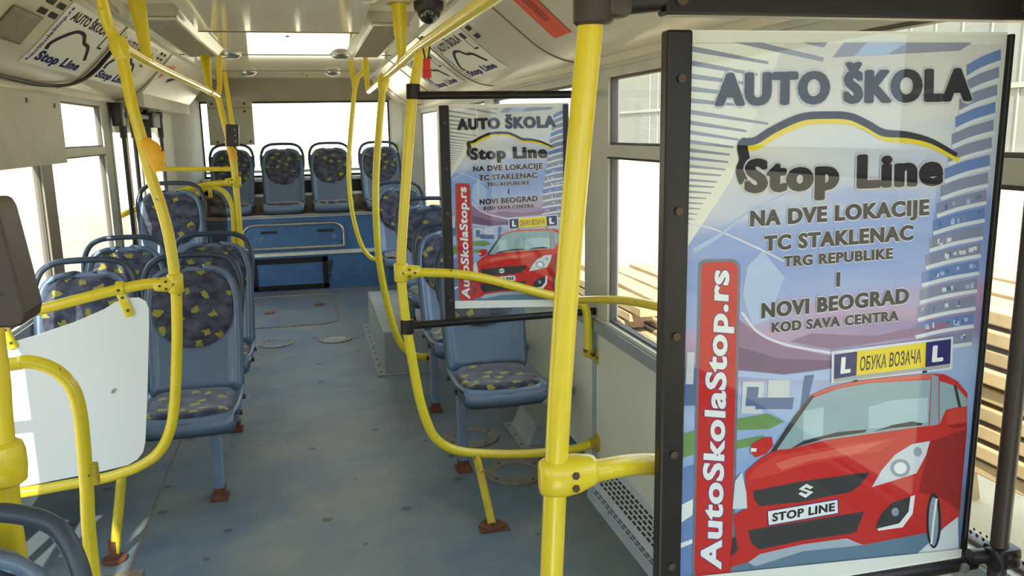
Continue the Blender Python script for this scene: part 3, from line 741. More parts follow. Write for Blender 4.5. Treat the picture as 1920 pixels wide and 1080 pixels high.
b = MB(); e = P(1103, 662); b.tube([e + Vector((0, 0, .02)), e - Vector((0, 0, .012))], .024, 'yellow_worn'); b.tube(fillet([e - Vector((0, 0, .008)), e + Vector((.02, 0, -.02)), Vector((1.214, YF2, e.z - .02))], .02), .013, 'yellow_worn'); b.span((1.212, YF2 - .02, e.z - .05), (1.219, YF2 + .02, e.z + .01), 'yellow_worn'); b.build('wall_bracket', root)
flange((1.218, YF2, .20), (-1, 0, 0), root, r=.045)
bt = P(893, 852); T('brace', [bt, (.655, 3.11, .01)], .0185, root, 'yellow_worn', label='slanting yellow foot brace with rusty base')
b = MB(); b.tube([(.655, 3.11, 0), (.655, 3.11, .012)], .05, 'rust', n=14); b.span((.60, 3.06, 0), (.72, 3.13, .006), 'rust'); b.build('foot_plate', root)
b = MB(); b.tube([P(790, 108), P(791, 92), P(797, 82)], [.027, .033, .026], 'yellow_paint', n=18); b.build('joint', root)
# loop that ends at the second seat
root = thing('handrail_loop', at(710, 400, 4.9), 'yellow handrail loop ending at the leg of the seat one row behind', 'handrail')
P3 = lambda x, y: at(x, y, 4.9)
T('loop_pole', curve_pts([P3(719, 150), P3(711, 240), P3(705, 330), P3(705, 400), P3(710, 480), P3(722, 550), P3(740, 618), P3(757, 652), P3(780, 667), P3(805, 669)], 7), .0205, root)
b = MB(); b.tube([P3(717, 170), P3(719, 150), P3(722, 140)], [.026, .034, .026], 'yellow_paint', n=18); b.build('joint', root)
b = MB(); b.tube([P3(798, 669), P3(809, 669)], .024, 'yellow_worn'); b.build('end_socket', root)
# loop at the rearmost single seat
root = thing('handrail_loop', at(660, 300, 7.15), 'farthest slim yellow handrail loop curving to the seat near the rear platform', 'handrail')
P4 = lambda x, y: at(x, y, 7.15)
T('loop_pole', curve_pts([P4(667, 150), P4(660, 220), P4(654, 300), P4(655, 350), P4(662, 405), P4(676, 455), P4(690, 478), P4(705, 487), P4(722, 488)], 7), .0195, root)
T('ceiling_post', [P4(663, 152), (P4(662, 152).x - .01, 7.15, ZC)], .02, root)
T('link_bar', [P4(667, 148), at(686, 128, 6.85)], .019, root)
b = MB(); b.tube([P4(665, 164), P4(667, 149), P4(668, 142)], [.024, .032, .025], 'yellow_paint', n=16); b.build('joint', root)
# overhead rail on the side of the posters
root = thing('overhead_rail', (.45, 2.0, 1.94), 'yellow overhead grab rail above the poster panels with a red connector hanging from it', 'grab rail')
T('rail', fillet([(.45, -1.6, 1.93), (.45, 1.2, 1.93), at(915, 0, 2.05), at(790, 85, 3.28), at(720, 146, 4.95), at(690, 172, 6.6), at(685, 120, 6.72)], .10), .0195, root)
def hanger(p_top, p_rail, parent):
    b = MB(); a, c = Vector(p_top), Vector(p_rail)
    b.tube([a, a * .75 + c * .25, a * .4 + c * .6, c + (a - c).normalized() * .02], [.034, .034, .026, .020], 'yellow_paint', n=14)
    b.tube([c + Vector((0, -.012, 0)), c + Vector((0, .012, 0))], .026, 'yellow_paint', n=16)
    h = b.build('hanger', parent)
    b = MB(); b.span((a.x - .05, a.y - .03, ZC - .006), (a.x + .05, a.y + .03, ZC), 'yellow_worn', .004); b.build('flange', h, smooth=0)
hanger((.458, 4.0, ZC - .003), (.462, 4.0, 1.95), root)
hanger((.45, .6, ZC - .003), (.45, .6, 1.93), root)
T('ceiling_post', [at(685, 124, 6.72), (at(685, 110, 6.75).x, 6.75, ZC)], .019, root)
b = MB(); b.tube([at(685, 132, 6.72), at(685, 116, 6.74)], .030, 'yellow_paint', n=16); b.build('joint', root)
# big near pole
root = thing('handrail_pole', at(1045, 890, YN), 'thick yellow pole in the foreground carrying the large framed poster', 'handrail')
PN = lambda x, y: at(x, y, YN)
pn = [PN(1112, -20), PN(1106, 60), PN(1087, 260), PN(1066, 500), PN(1052, 700), PN(1042, 890), PN(1034, 1080)]
q = pn[-1]; pn += [Vector((q.x - .006, YN, q.z - .15)), Vector((q.x + .02, YN, q.z - .36)), Vector((q.x + .09, YN, q.z - .50)), Vector((q.x + .25, YN, q.z - .57)), Vector((1.20, YN, q.z - .60))]
pn = [Vector((pn[0].x + .002, YN, 1.93))] + pn
T('pole', curve_pts(pn, 7), .0187, root, n=20)
cb = [PN(1050, 893), at(1110, 884, YN + .01), at(1180, 872, YN + .04), at(1240, 871, YN + .065), at(1330, 885, YN + .08), at(1450, 915, YN + .08), at(1600, 960, YN + .07), at(1720, 1000, YN + .07)]
T('cross_bar', curve_pts(cb, 6), .0183, root, n=18)
p = PN(1043, 893); b = MB()
rows = []
def sect(c, ry, rz, n=20, e=2.8):
    return [c + Vector((0, math.copysign(abs(math.cos(2 * PI * k / n)) ** (2 / e), math.cos(2 * PI * k / n)) * ry, math.copysign(abs(math.sin(2 * PI * k / n)) ** (2 / e), math.sin(2 * PI * k / n)) * rz)) for k in range(n)]
for dx, ry, rz, dz in ((-.028, .006, .018, 0), (-.026, .016, .027, 0), (-.014, .026, .031, 0), (.01, .028, .0325, 0), (.035, .026, .030, .001), (.055, .0235, .025, .004), (.064, .021, .021, .005), (.066, .014, .016, .006)):
    rows.append(sect(p + Vector((dx, 0, dz)), ry, rz))
b.loft(rows, 'yellow_paint', close=True); b.add(rows[0], [tuple(range(20))], 'yellow_paint'); b.add(rows[-1], [tuple(range(20))], 'yellow_paint')
c = b.build('clamp', root, smooth=60)
b = MB()
for z in (.009, -.012): b.tube([p + Vector((.024, -.024, z)), p + Vector((.024, -.0295, z))], .0062, 'screw', n=6)
build_each(b, 'screw', c, smooth=0)
# panel loop on the door side
YL = 3.26
PL = lambda x, y: at(x, y, YL)
root = thing('handrail_loop', PL(332, 650), 'yellow handrail loop bent round the white panel, with rusty foot post', 'handrail')
T('loop_pole', curve_pts([at(176, -40, 3.15), at(190, 0, 3.2), PL(204, 50), PL(222, 84), PL(232, 120), PL(246, 190), PL(262, 250), PL(283, 330), PL(303, 390), PL(318, 450), PL(329, 530), PL(332, 600), PL(331, 680), PL(327, 760), PL(317, 812), PL(296, 850), PL(262, 874), PL(225, 888), PL(188, 898), PL(120, 910), PL(50, 922), PL(-60, 938), Vector((-1.295, YL, PL(-60, 938).z - .005))], 6), .0205, root)
T('cross_bar', curve_pts([PL(329, 530), PL(280, 532), PL(235, 540), PL(180, 553), PL(80, 579), PL(0, 598), PL(-60, 610), Vector((-1.295, YL, PL(-60, 610).z - .01))], 6), .0205, root)
clamp(PL(329, 531), PL(326, 500) - PL(330, 560), (-1, 0, -.06), root, size=.95)
b = MB(); b.tube([PL(219, 70), PL(224, 88), PL(230, 112)], [.027, .034, .025], 'yellow_paint', n=18); b.build('joint', root)
T('foot_post', [PL(228, 893), (-.825, 3.24, .02)], .0185, root, 'yellow_worn', label='yellow foot post rusted at its base')
b = MB(); b.tube([(-.825, 3.24, 0), (-.825, 3.24, .012)], .045, 'rust'); b.tube([(-.825, 3.24, .012), (-.8235, 3.241, .085)], .0195, 'rust'); b.build('foot_plate', root)
for (x, y, dx) in ((226, 542, .012), (6, 602, .012)):
    c = PL(x, y); b = MB(); b.tube([c - Vector((.014, 0, -.003)), c + Vector((.014, 0, .003))], .027, 'yellow_paint', n=16)
    b.box(c + Vector((dx, -.008, -.055)), (.032, .012, .10), 'yellow_paint', rot=Matrix.Rotation(-.28, 3, 'Y'), bev=.005)
    k = b.build('panel_clip', root, smooth=45)
    b = MB()
    for z in (-.0, -.03, -.08): b.tube([c + Vector((dx - .002 + (-z) * .28 - .012, -.012, z)), c + Vector((dx - .002 + (-z) * .28 - .012, -.030 if z > -.01 else -.018, z))], .0055, 'screw', n=8)
    build_each(b, 'screw', k)
ob = MB(); c = at(285, 290, YL)
ob.tube([at(270, 262, YL), at(273, 268, YL), at(297, 316, YL), at(299, 321, YL)], [.022, .027, .027, .022], 'orange_plastic', n=16)
ob.tube([at(278, 266, YL), at(285, 275, YL), at(294, 292, YL), at(297, 305, YL), at(298, 316, YL)], [.016, .026, .030, .026, .016], 'orange_plastic', n=16)
sb = ob.build('stop_button', root, smooth=50); sb['label'] = 'orange stop button housing on the pole'
b = MB(); b.tube([at(300, 284, YL - .005), at(305, 285, YL - .005)], .010, 'black_plastic', n=10); b.build('button', sb)
# white draught panel
pts = [(-70, 668), (0, 649), (70, 628), (140, 604), (195, 580), (215, 567), (240, 559), (260, 558), (273, 565), (279, 580), (279, 620), (276, 740), (272, 830), (268, 848), (258, 861), (240, 872), (195, 883), (60, 909), (-70, 932)]
b = MB(); b.prism([at(x, y, YL - .004) for x, y in pts], (0, .008, 0), 'screen_white')
o = b.build('draught_panel', smooth=0, origin=at(100, 760, YL)); tag(o, 'white plastic panel with rounded corners clipped inside the yellow loop', 'panel')
# arched guard in front of the panel
A = lambda x, y: at(x, y, 2.72)
root = thing('arched_guard_rail', A(165, 1000), 'arched yellow guard rail standing in front of the white panel', 'handrail')
q = A(167, 1000)
T('rail', curve_pts([Vector((-1.29, 2.72, A(30, 681).z - .01)), A(10, 684), A(45, 678), A(80, 684), A(112, 700), A(137, 730), A(150, 775), A(157, 840), A(163, 920), A(167, 1000), Vector((q.x - .004, 2.72, .01))], 7), .0215, root, n=16)
b = MB(); b.span((A(176, 890).x - .012, 2.705, A(176, 908).z), (A(176, 890).x + .014, 2.735, A(176, 868).z), 'yellow_worn', .004); b.build('stop_plate', root, smooth=0)
b = MB(); b.disc((q.x - .004, 2.72, 0), .045, .01, 'rust'); b.build('foot_plate', root)
# pole at the near door edge
root = thing('handrail_pole', (-.5, 1.42, 1.1), 'thick yellow pole with sleeve clamp cut off by the picture edge', 'handrail')
N = lambda x, y: at(x - 9, y, 1.42)
a0 = N(-8, 640); e0 = N(30, 1020)
T('pole', curve_pts([Vector((a0.x - .005, 1.42, ZC)), Vector((a0.x - .003, 1.42, 1.8)), a0, N(6, 780), N(22, 950), e0, Vector((e0.x + .004, 1.42, .5)), Vector((e0.x + .004, 1.42, .0))], 7), .0208, root, n=20)
c = N(15, 864); b = MB(); rows = []
for dz, r in ((-.040, .024), (-.035, .031), (-.012, .034), (.014, .034), (.028, .031), (.033, .024)): rows.append([c + Vector((math.cos(2 * PI * k / 20) * r, math.sin(2 * PI * k / 20) * r, dz)) for k in range(20)])
b.loft(rows, 'yellow_paint', close=True); b.add(rows[0], [tuple(range(20))], 'yellow_paint'); b.add(rows[-1], [tuple(range(20))], 'yellow_paint'); b.build('clamp', root)
T('cross_bar', [c, c + Vector((-.5, .0, -.01)), Vector((-1.29, 1.42, c.z - .05))], .0205, root)
# ticket reader beside it
root = thing('ticket_reader', (-.5, 1.30, 1.42), 'dark brown-black device on the yellow pole at the picture edge', 'ticket reader')
b = MB(); t0, t1, b0, b1 = at(-95, 376, 1.30), at(-12, 380, 1.30), at(-95, 618, 1.30), at(43, 610, 1.30)
poly = [t0, at(-22, 374, 1.30), t1, at(-4, 396, 1.30), at(47, 586, 1.30), b1, at(24, 615, 1.30), b0]
b.prism(poly, (0, .085, 0), 'brown_black'); b.build('case', root, smooth=0, bevel=.004)
b = MB(); b.tube([at(0, 551, 1.298), at(0, 551, 1.302)], .004, 'black_plastic', n=10); b.build('screw', root)
b = MB(); b.prism([at(-50, 400, 1.298), at(-34, 400, 1.298), at(-20, 530, 1.298), at(-50, 535, 1.298)], (0, .004, 0), 'black_plastic'); b.build('screen', root, smooth=0)
b = MB(); b.span((a0.x - .03, 1.385, 1.36), (a0.x + .03, 1.45, 1.42), 'black_plastic', .006); b.build('bracket', root)
# overhead rail on the door side
root = thing('overhead_rail', (-.6, 4.5, 1.93), 'yellow overhead grab rail above the paired seats, under the slatted lamp', 'grab rail')
T('rail', curve_pts([PL(226, 86), at(250, 100, 3.45), at(278, 116, 3.7), at(320, 137, 4.3), at(365, 158, 5.1), at(395, 172, 5.95), at(408, 180, 6.35)], 6), .0195, root)
hanger((-.64, 3.78, ZC - .003), at(277, 114, 3.72), root)
hanger((-.625, 6.05, ZC - .003), at(393, 171, 5.9), root)
T('ceiling_post', [at(409, 178, 6.38), at(412, 160, 6.45), Vector((-.575, 6.5, ZC))], .019, root)
# door partition with pole
YD = 6.38; D = lambda x, y: at(x, y, YD)
root = thing('door_partition_rail', D(445, 400), 'yellow pole and rails of the partition beside the rear door', 'handrail')
T('pole', curve_pts([D(408, 180), D(418, 220), D(430, 268), D(439, 320), D(444, 370), D(449, 430), D(451, 480), Vector((D(452, 490).x, YD, .0))], 6), .022, root)
T('cross_rail', [D(440, 317), D(292, 317)], .017, root)
T('arm_rail', curve_pts([D(442, 342), D(400, 345), D(360, 353), D(325, 364), D(270, 385), D(226, 404)], 5), .022, root)
T('arch', curve_pts([Vector((D(356, 390).x, YD, D(356, 390).z)), D(362, 377), D(378, 358), D(398, 351), D(420, 360), D(434, 382), D(438, 410), D(440, 470), Vector((D(441, 480).x, YD, .0))], 5), .018, root)
clamp(D(444, 341), (0, 0, 1), (-1, 0, 0), root, size=1.05)
b = MB(); c = D(393, 347); b.tube([c + Vector((-.015, 0, 0)), c + Vector((.015, 0, 0))], .027, 'yellow_paint'); b.span((c.x - .012, YD - .02, c.z - .09), (c.x + .016, YD - .004, c.z - .01), 'yellow_paint', .004); b.build('panel_clip', root)
b = MB(); b.tube([D(428, 262), D(439, 300)], .03, 'orange_plastic'); b.build('stop_button', root)['label'] = 'orange stop button housing on the pole'
b = MB(); b.tube([at(300, 400, 6.4), D(300, 400)], .01, 'yellow_paint') if False else None
pp = [(340, 400), (352, 376), (370, 362), (395, 358), (412, 366), (422, 382), (426, 410), (427, 470), (427, 520), (340, 520)]
b = MB(); b.prism([at(x, y, YD + .01) for x, y in pp], (0, .006, 0), 'smoked_sheet')
tag(b.build('smoked_panel', smooth=0, origin=at(385, 450, YD)), 'smoky see-through panel under the yellow arch by the rear door', 'panel')
b = MB(); T('handrail_pole', [(-.70, 8.3, ZC), at(436, 236, 8.3), Vector((at(440, 300, 8.3).x, 8.3, .0))], .021, None)
o = bpy.data.objects['handrail_pole.002'] if 'handrail_pole.002' in bpy.data.objects else None
if o: tag(o, 'slim yellow pole from ceiling standing behind the rear door partition', 'handrail')
root = thing('ticket_reader', at(436, 254, 6.30), 'small black ticket reader on the yellow pole before the back window', 'ticket reader')
b = MB(); c = at(436, 254, 6.30); b.box(c, (.088, .05, .155), 'black_plastic', rot=Matrix.Rotation(.06, 3, 'Y'), bev=.008); b.build('case', root, smooth=0)
b = MB(); b.tube(curve_pts([c + Vector((0, .0, -.07)), c + Vector((.03, .0, -.11)), c + Vector((.06, 0, -.13))], 4), .006, 'black_plastic', n=8); b.build('cable', root)
b = MB()
for z in (-.04, 0, .04): b.disc(c + Vector((.02, -.027, z)), .004, -.002, 'chrome', axis=(0, 1, 0), n=8)
build_each(b, 'screw', root)
# ------------------------------------------------------------------ printed art: flat inks laid over the paper
def ink(name, r, g, b): return mat(name, srgb(r, g, b), 0.6, spec=0.12)
for nm, c in dict(ink_paper=(236, 236, 230), ink_black=(44, 42, 52), ink_navy=(40, 42, 110), ink_yellow=(240, 214, 40), ink_red=(204, 44, 44), ink_red_light=(226, 104, 92), ink_red_dark=(160, 34, 36), ink_red_mid=(214, 66, 58),
    ink_glass=(150, 176, 186), ink_glass_light=(178, 204, 214), ink_grille=(62, 62, 66), ink_silver=(172, 184, 200), ink_white=(240, 242, 246), ink_lamp=(214, 222, 232), ink_lamp_grey=(150, 162, 178),
    ink_stripe=(150, 154, 176), ink_band_white=(226, 230, 238), ink_band_blue=(112, 138, 196), ink_band_grey=(142, 146, 176), ink_halo=(204, 200, 206), ink_purple=(150, 118, 152), ink_plum=(120, 92, 130), ink_city=(96, 116, 160), ink_city_light=(212, 214, 222), ink_green=(120, 156, 96), ink_road=(104, 130, 156), ink_sky=(176, 196, 236), ink_glow=(226, 226, 240), ink_shade=(120, 120, 136), ink_violet=(110, 50, 120), ink_plate_grey=(170, 172, 176)).items(): ink(nm, *c)
def art_material():
    m = bpy.data.materials.new('ink_backdrop'); m.use_nodes = True; nt = m.node_tree; b = nt.nodes['Principled BSDF']; b.inputs['Roughness'].default_value = .5; b.inputs['Specular IOR Level'].default_value = .3
    tc = nt.nodes.new('ShaderNodeTexCoord'); sx = nt.nodes.new('ShaderNodeSeparateXYZ'); nt.links.new(tc.outputs['Object'], sx.inputs[0])
    mp = nt.nodes.new('ShaderNodeMapping'); mp.inputs['Rotation'].default_value = (0, .35, 0); mp.inputs['Scale'].default_value = (2.2, 1, 16)
    nt.links.new(tc.outputs['Object'], mp.inputs['Vector'])
    ns = nt.nodes.new('ShaderNodeTexNoise'); ns.inputs['Scale'].default_value = 1.6; ns.inputs['Detail'].default_value = 4; nt.links.new(mp.outputs[0], ns.inputs['Vector'])
    # position along the sheet's height, broken up by soft streaks
    a = nt.nodes.new('ShaderNodeMath'); a.operation = 'MULTIPLY_ADD'; a.inputs[1].default_value = .16; a.inputs[2].default_value = -.08
    nt.links.new(ns.outputs['Fac'], a.inputs[0])
    s = nt.nodes.new('ShaderNodeMath'); s.operation = 'ADD'; nt.links.new(sx.outputs['Z'], s.inputs[0]); nt.links.new(a.outputs[0], s.inputs[1])
    d = nt.nodes.new('ShaderNodeMath'); d.operation = 'MULTIPLY_ADD'; d.inputs[1].default_value = 1.0 / .90; nt.links.new(s.outputs[0], d.inputs[0])
    x = nt.nodes.new('ShaderNodeMath'); x.operation = 'MULTIPLY'; x.inputs[1].default_value = -.10; nt.links.new(sx.outputs['X'], x.inputs[0]); nt.links.new(x.outputs[0], d.inputs[2])
    r = nt.nodes.new('ShaderNodeValToRGB'); nt.links.new(d.outputs[0], r.inputs[0]); e = r.color_ramp.elements
    stops = [(0.0, (104, 128, 160)), (.10, (128, 160, 214)), (.22, (150, 178, 226)), (.33, (172, 192, 234)), (.40, (160, 138, 188)), (.45, (190, 160, 196)), (.50, (156, 172, 226)), (.57, (132, 158, 222)), (.63, (146, 168, 226)), (.69, (196, 204, 230)), (.80, (226, 224, 224)), (1.0, (214, 210, 208))]
    e[0].position, e[0].color = stops[0][0], srgb(*stops[0][1]); e[1].position, e[1].color = stops[-1][0], srgb(*stops[-1][1])
    for p_, c_ in stops[1:-1]: q = e.new(p_); q.color = srgb(*c_)
    nt.links.new(r.outputs[0], b.inputs['Base Color']); MATS['ink_backdrop'] = m
art_material()
_text_cache = {}; rnd_p = random.Random(5)
def glyphs(s, bold, grow=0.0):
    """outlines of a line of text as vertices and faces, its ends and cap height; strokes fattened by laying the letters over themselves"""
    key = (s, bold, grow)
    if key in _text_cache: return _text_cache[key]
    off = min(bold, .02)
    def mesh_of(t):
        cu = bpy.data.curves.new('lettering', 'FONT'); cu.body = t; cu.offset = off; cu.resolution_u = 4; cu.fill_mode = 'FRONT'; cu.space_character = 1.0 + bold * 2.0
        ob = bpy.data.objects.new('lettering', cu); COL.objects.link(ob); dg = bpy.context.evaluated_depsgraph_get(); dg.update()
        me = bpy.data.meshes.new_from_object(ob.evaluated_get(dg))
        v = [p.co.xy for p in me.vertices]; f = [tuple(q.vertices) for q in me.polygons]
        bpy.data.objects.remove(ob); bpy.data.curves.remove(cu); bpy.data.meshes.remove(me); return v, f
    v, f = mesh_of(s); h, _ = mesh_of('H'); e = bold - off + grow; n = len(v)
    x0, x1, y0, y1 = min(p.x for p in v), max(p.x for p in v), min(p.y for p in h), max(p.y for p in h)
    if e > .003:
        dirs = [(math.cos(PI / 4 * k) * e, math.sin(PI / 4 * k) * e * (1.0 if grow else .55)) for k in range(8)]
        V, F = list(v), list(f)
        for i, (dx, dy) in enumerate(dirs):
            V += [Vector((p.x + dx, p.y + dy)) for p in v]; F += [tuple(q + n * (i + 1) for q in t) for t in f]
        v, f = V, F
    if not grow: x0 -= max(e, 0); x1 += max(e, 0)
    _text_cache[key] = (v, f, x0, x1, y0, y1, n); return _text_cache[key]
class Art(MB):
    def __init__(s, place): super().__init__(); s.place = place; s.flat = True
    def poly(s, pts, m, layer):
        s.lift = getattr(s, 'lift', 0) + 1; layer += (s.lift % 90) * .01
        s.add([s.place(x, y, layer) for x, y in pts], [tuple(range(len(pts)))], m)
    def ribbon(s, pts, w, m, layer):
        P_ = curve_pts([(x, y, 0) for x, y in pts], 5); L, R = [], []
        for i, p in enumerate(P_):
            d = (P_[min(i + 1, len(P_) - 1)] - P_[max(i - 1, 0)]).normalized(); n = Vector((-d.y, d.x, 0)); k = w(i / (len(P_) - 1)) if callable(w) else w
            L.append(p + n * k / 2); R.append(p - n * k / 2)
        s.lift = getattr(s, 'lift', 0) + 1; layer += (s.lift % 90) * .01
        vs = [s.place(p.x, p.y, layer) for p in L + R]; n = len(L)
        s.add(vs, [(i, i + 1, n + i + 1, n + i) for i in range(n - 1)], m)
    def ellipse(s, c, rx, ry, m, layer, n=24): s.poly([(c[0] + rx * math.cos(2 * PI * k / n), c[1] + ry * math.sin(2 * PI * k / n)) for k in range(n)], m, layer)
    def text(s, t, bl, br, tl, m, layer, bold=.03, grow=0.0):
        """line of text: bl, br the ends of its base line, tl the top of a capital over bl; grow widens the strokes for a halo"""
        _, _, x0, x1, y0, y1, _ = glyphs(t, bold)
        v, f, *_, n = glyphs(t, bold, grow)
        vs = []
        for i, p in enumerate(v):
            u = (p.x - x0) / (x1 - x0); w = (p.y - y0) / (y1 - y0)
            vs.append(s.place(bl[0] + (br[0] - bl[0]) * u + (tl[0] - bl[0]) * w, bl[1] + (br[1] - bl[1]) * u + (tl[1] - bl[1]) * w, layer + .03 * (i // n)))
        s.add(vs, f, m)
YP = YN - .004
PO = at(1275, 1085, YP)                                  # lower left corner of the large poster
def on_poster(x, y, layer): return at(x, y, YP) + Vector((0, -.00022 * layer, 0))
a = Art(on_poster)
b = MB(); c4 = [at(1286, 56, YP), at(1890, 60, YP), at(1808, 1058, YP), at(1268, 1112, YP)]
a.flat = True
a.prism([c + Vector((0, .0006, 0)) for c in c4], (0, .0008, 0), 'ink_paper')
a.poly([(1289, 80), (1884, 84), (1803, 1030), (1270, 1080)], 'ink_backdrop', 1)
a.poly([(1330, 82), (1884, 84), (1876, 205), (1740, 250), (1500, 270), (1420, 150)], 'ink_glow', 2) if False else None
# pale upper corner with dark rays
a.poly([(1289, 82), (1470, 82), (1370, 340), (1287, 465)], 'ink_paper', 2)
rays = [(90, 1440, 118), (117, 1420, 140), (142, 1410, 158), (166, 1395, 178), (188, 1395, 198), (209, 1440, 232), (229, 1400, 246), (247, 1385, 262), (265, 1375, 276), (281, 1368, 290), (296, 1365, 304), (311, 1360, 318), (324, 1352, 329), (337, 1344, 341), (348, 1338, 351), (359, 1333, 362), (370, 1324, 372), (380, 1318, 382), (390, 1313, 392), (400, 1308, 402), (410, 1302, 411), (419, 1297, 420)]
for i, (y, x1, y1) in enumerate(rays):
    t = max(11 - i * .42, 2.5); a.poly([(1288, y - t / 2), (x1, y1 - t * .25), (x1, y1 + t * .25), (1288, y + t / 2)], 'ink_stripe', 3)
a.poly([(1375, 80), (1428, 80), (1545, 108), (1542, 116)], 'ink_stripe', 3); a.poly([(1505, 80), (1551, 80), (1545, 89), (1535, 88)], 'ink_stripe', 3); a.poly([(1440, 84), (1530, 104), (1524, 112), (1430, 92)], 'ink_stripe', 3)
a.poly([(1582, 80), (1822, 80), (1800, 95), (1560, 108)], 'ink_stripe', 3); a.poly([(1625, 80), (1700, 80), (1660, 104), (1600, 106)], 'ink_sky', 4)
# tower block with pale balcony bands
for i in range(17):
    yr = 92 + i * 33.0; xl = 1812 - 7.0 * i if i < 12 else 1728 - 4 * (i - 12); xr = 1876 - 3.4 * i; sl = 30 - .6 * i
    top = [(xl, yr + sl), (xl + (xr - xl) * .45, yr + sl * .45), (xr, yr)]; m_ = 'ink_band_grey' if i % 3 else 'ink_band_blue'
    a.poly(top + [(x, y + 21) for x, y in reversed(top)], m_, 3)
    a.ribbon([(x, y + 24) for x, y in top], 7, 'ink_band_white', 4)
    if i > 7:
        for k in range(9):
            q = rnd_p.uniform(.06, .92); x = xl + (xr - xl) * q; y = yr + sl * (1 - q) + rnd_p.uniform(3, 9); w = rnd_p.uniform(3, 8); h_ = rnd_p.uniform(4, 9); a.poly([(x, y), (x + w, y - 1), (x + w, y + h_), (x, y + h_ + 1)], rnd_p.choice(['ink_sky', 'ink_city', 'ink_band_white', 'ink_band_grey']), 4)
# light trails, the dark overpass and its row of lamps
a.ribbon([(1292, 420), (1340, 430), (1420, 465), (1470, 490)], lambda t: 3, 'ink_glow', 3)
a.ribbon([(1300, 470), (1350, 440), (1400, 400), (1480, 360)], lambda t: 8 * (1 - t) + 2, 'ink_sky', 3)
a.poly([(1392, 555), (1400, 500), (1430, 470), (1470, 520), (1440, 600), (1410, 610)], 'ink_sky', 3)
a.poly([(1386, 600), (1420, 625), (1470, 650), (1560, 668), (1560, 690), (1470, 702), (1384, 694)], 'ink_plum', 3)
a.poly([(1386, 600), (1420, 625), (1470, 650), (1560, 668), (1560, 676), (1460, 672), (1385, 650)], 'ink_purple', 4)
a.poly([(1480, 640), (1560, 655), (1780, 620), (1780, 600), (1640, 630), (1520, 625)], 'ink_purple', 3)
a.ribbon([(1390, 585), (1420, 622), (1470, 645), (1560, 662)], 5, 'ink_glow', 5)
a.poly([(1384, 694), (1470, 702), (1560, 692), (1556, 712), (1470, 712), (1383, 706)], 'ink_sky', 4)
for (x, y, w, h, m_) in ((1392, 715, 40, 60, 'ink_city_light'), (1400, 725, 22, 36, 'ink_city'), (1440, 712, 40, 56, 'ink_city_light'), (1418, 745, 70, 22, 'ink_city'), (1284, 690, 22, 70, 'ink_city'), (1288, 660, 14, 60, 'ink_city_light')):
    a.poly([(x, y), (x + w, y), (x + w - 3, y + h), (x - 3, y + h)], m_, 5)
a.poly([(1508, 704), (1526, 702), (1512, 760), (1500, 770)], 'ink_city', 5)
a.poly([(1380, 785), (1440, 775), (1470, 790), (1440, 804), (1378, 806)], 'ink_green', 5); a.poly([(1282, 812), (1306, 806), (1304, 850), (1280, 858)], 'ink_green', 5); a.poly([(1378, 826), (1430, 816), (1440, 830), (1376, 842)], 'ink_green', 5)
a.poly([(1272, 880), (1302, 870), (1298, 1078), (1266, 1082)], 'ink_band_blue', 3); a.poly([(1270, 950), (1299, 935), (1298, 965), (1268, 985)], 'ink_white', 4); a.poly([(1269, 1020), (1299, 1010), (1298, 1018), (1268, 1030)], 'ink_white', 4)
# lettering
def title(t, bl, br, cap, m_='ink_black', bold=.066, halo='ink_glow', lay=9):
    tl = (bl[0] + cap * .02, bl[1] - cap)
    if halo: a.text(t, bl, br, tl, halo, lay - 1, bold, grow=.03)
    a.text(t, bl, br, tl, m_, lay, bold)
title('AUTO ŠKOLA', (1338, 197), (1822, 187), 57, halo='ink_halo', bold=.085)
title('Stop Line', (1394, 360), (1767, 345), 59, halo='ink_halo', bold=.075)
title('NA DVE LOKACIJE', (1405, 424), (1741, 402), 28); title('TC STAKLENAC', (1431, 470), (1711, 449), 27)
title('TRG REPUBLIKE', (1467, 500), (1673, 484), 19); title('I', (1566, 537), (1574, 536), 26); title('NOVI BEOGRAD', (1426, 596), (1703, 567), 27); title('KOD SAVA CENTRA', (1445, 623), (1684, 600), 18)
sw = [(1394, 344), (1388, 322), (1394, 300), (1390, 278), (1396, 268), (1416, 264), (1450, 243), (1500, 221), (1545, 217), (1590, 219), (1625, 234), (1655, 250), (1700, 254), (1745, 266), (1792, 292)]
a.ribbon([(x + 5, y + 9) for x, y in sw], lambda t: 13 if t < .8 else 13 - 25 * (t - .8), 'ink_yellow', 6)
a.ribbon([(x + 1, y - 1) for x, y in sw], lambda t: 20 if t < .3 else (14 if t < .8 else 14 - 32 * (t - .8)), 'ink_black', 7)
# red web address bar
def bar(g, m_, lay):
    pts = fillet([(1340, 491 - g, 0), (1383 + g, 490 - g, 0), (1370 + g, 1082 + g, 0), (1301 - g, 1084 + g, 0), (1315 - g, 492 - g, 0), (1340, 491 - g, 0)], 20, 5)
    a.poly([(p.x, p.y) for p in pts[:-1]], m_, lay)
bar(5, 'ink_shade', 5); bar(0, 'ink_red', 6)
a.text('AutoSkolaStop.rs', (1351, 1067), (1366, 507), (1313, 1064), 'ink_violet', 7, .04, grow=.025); a.text('AutoSkolaStop.rs', (1351, 1067), (1366, 507), (1313, 1064), 'ink_white', 8, .04)
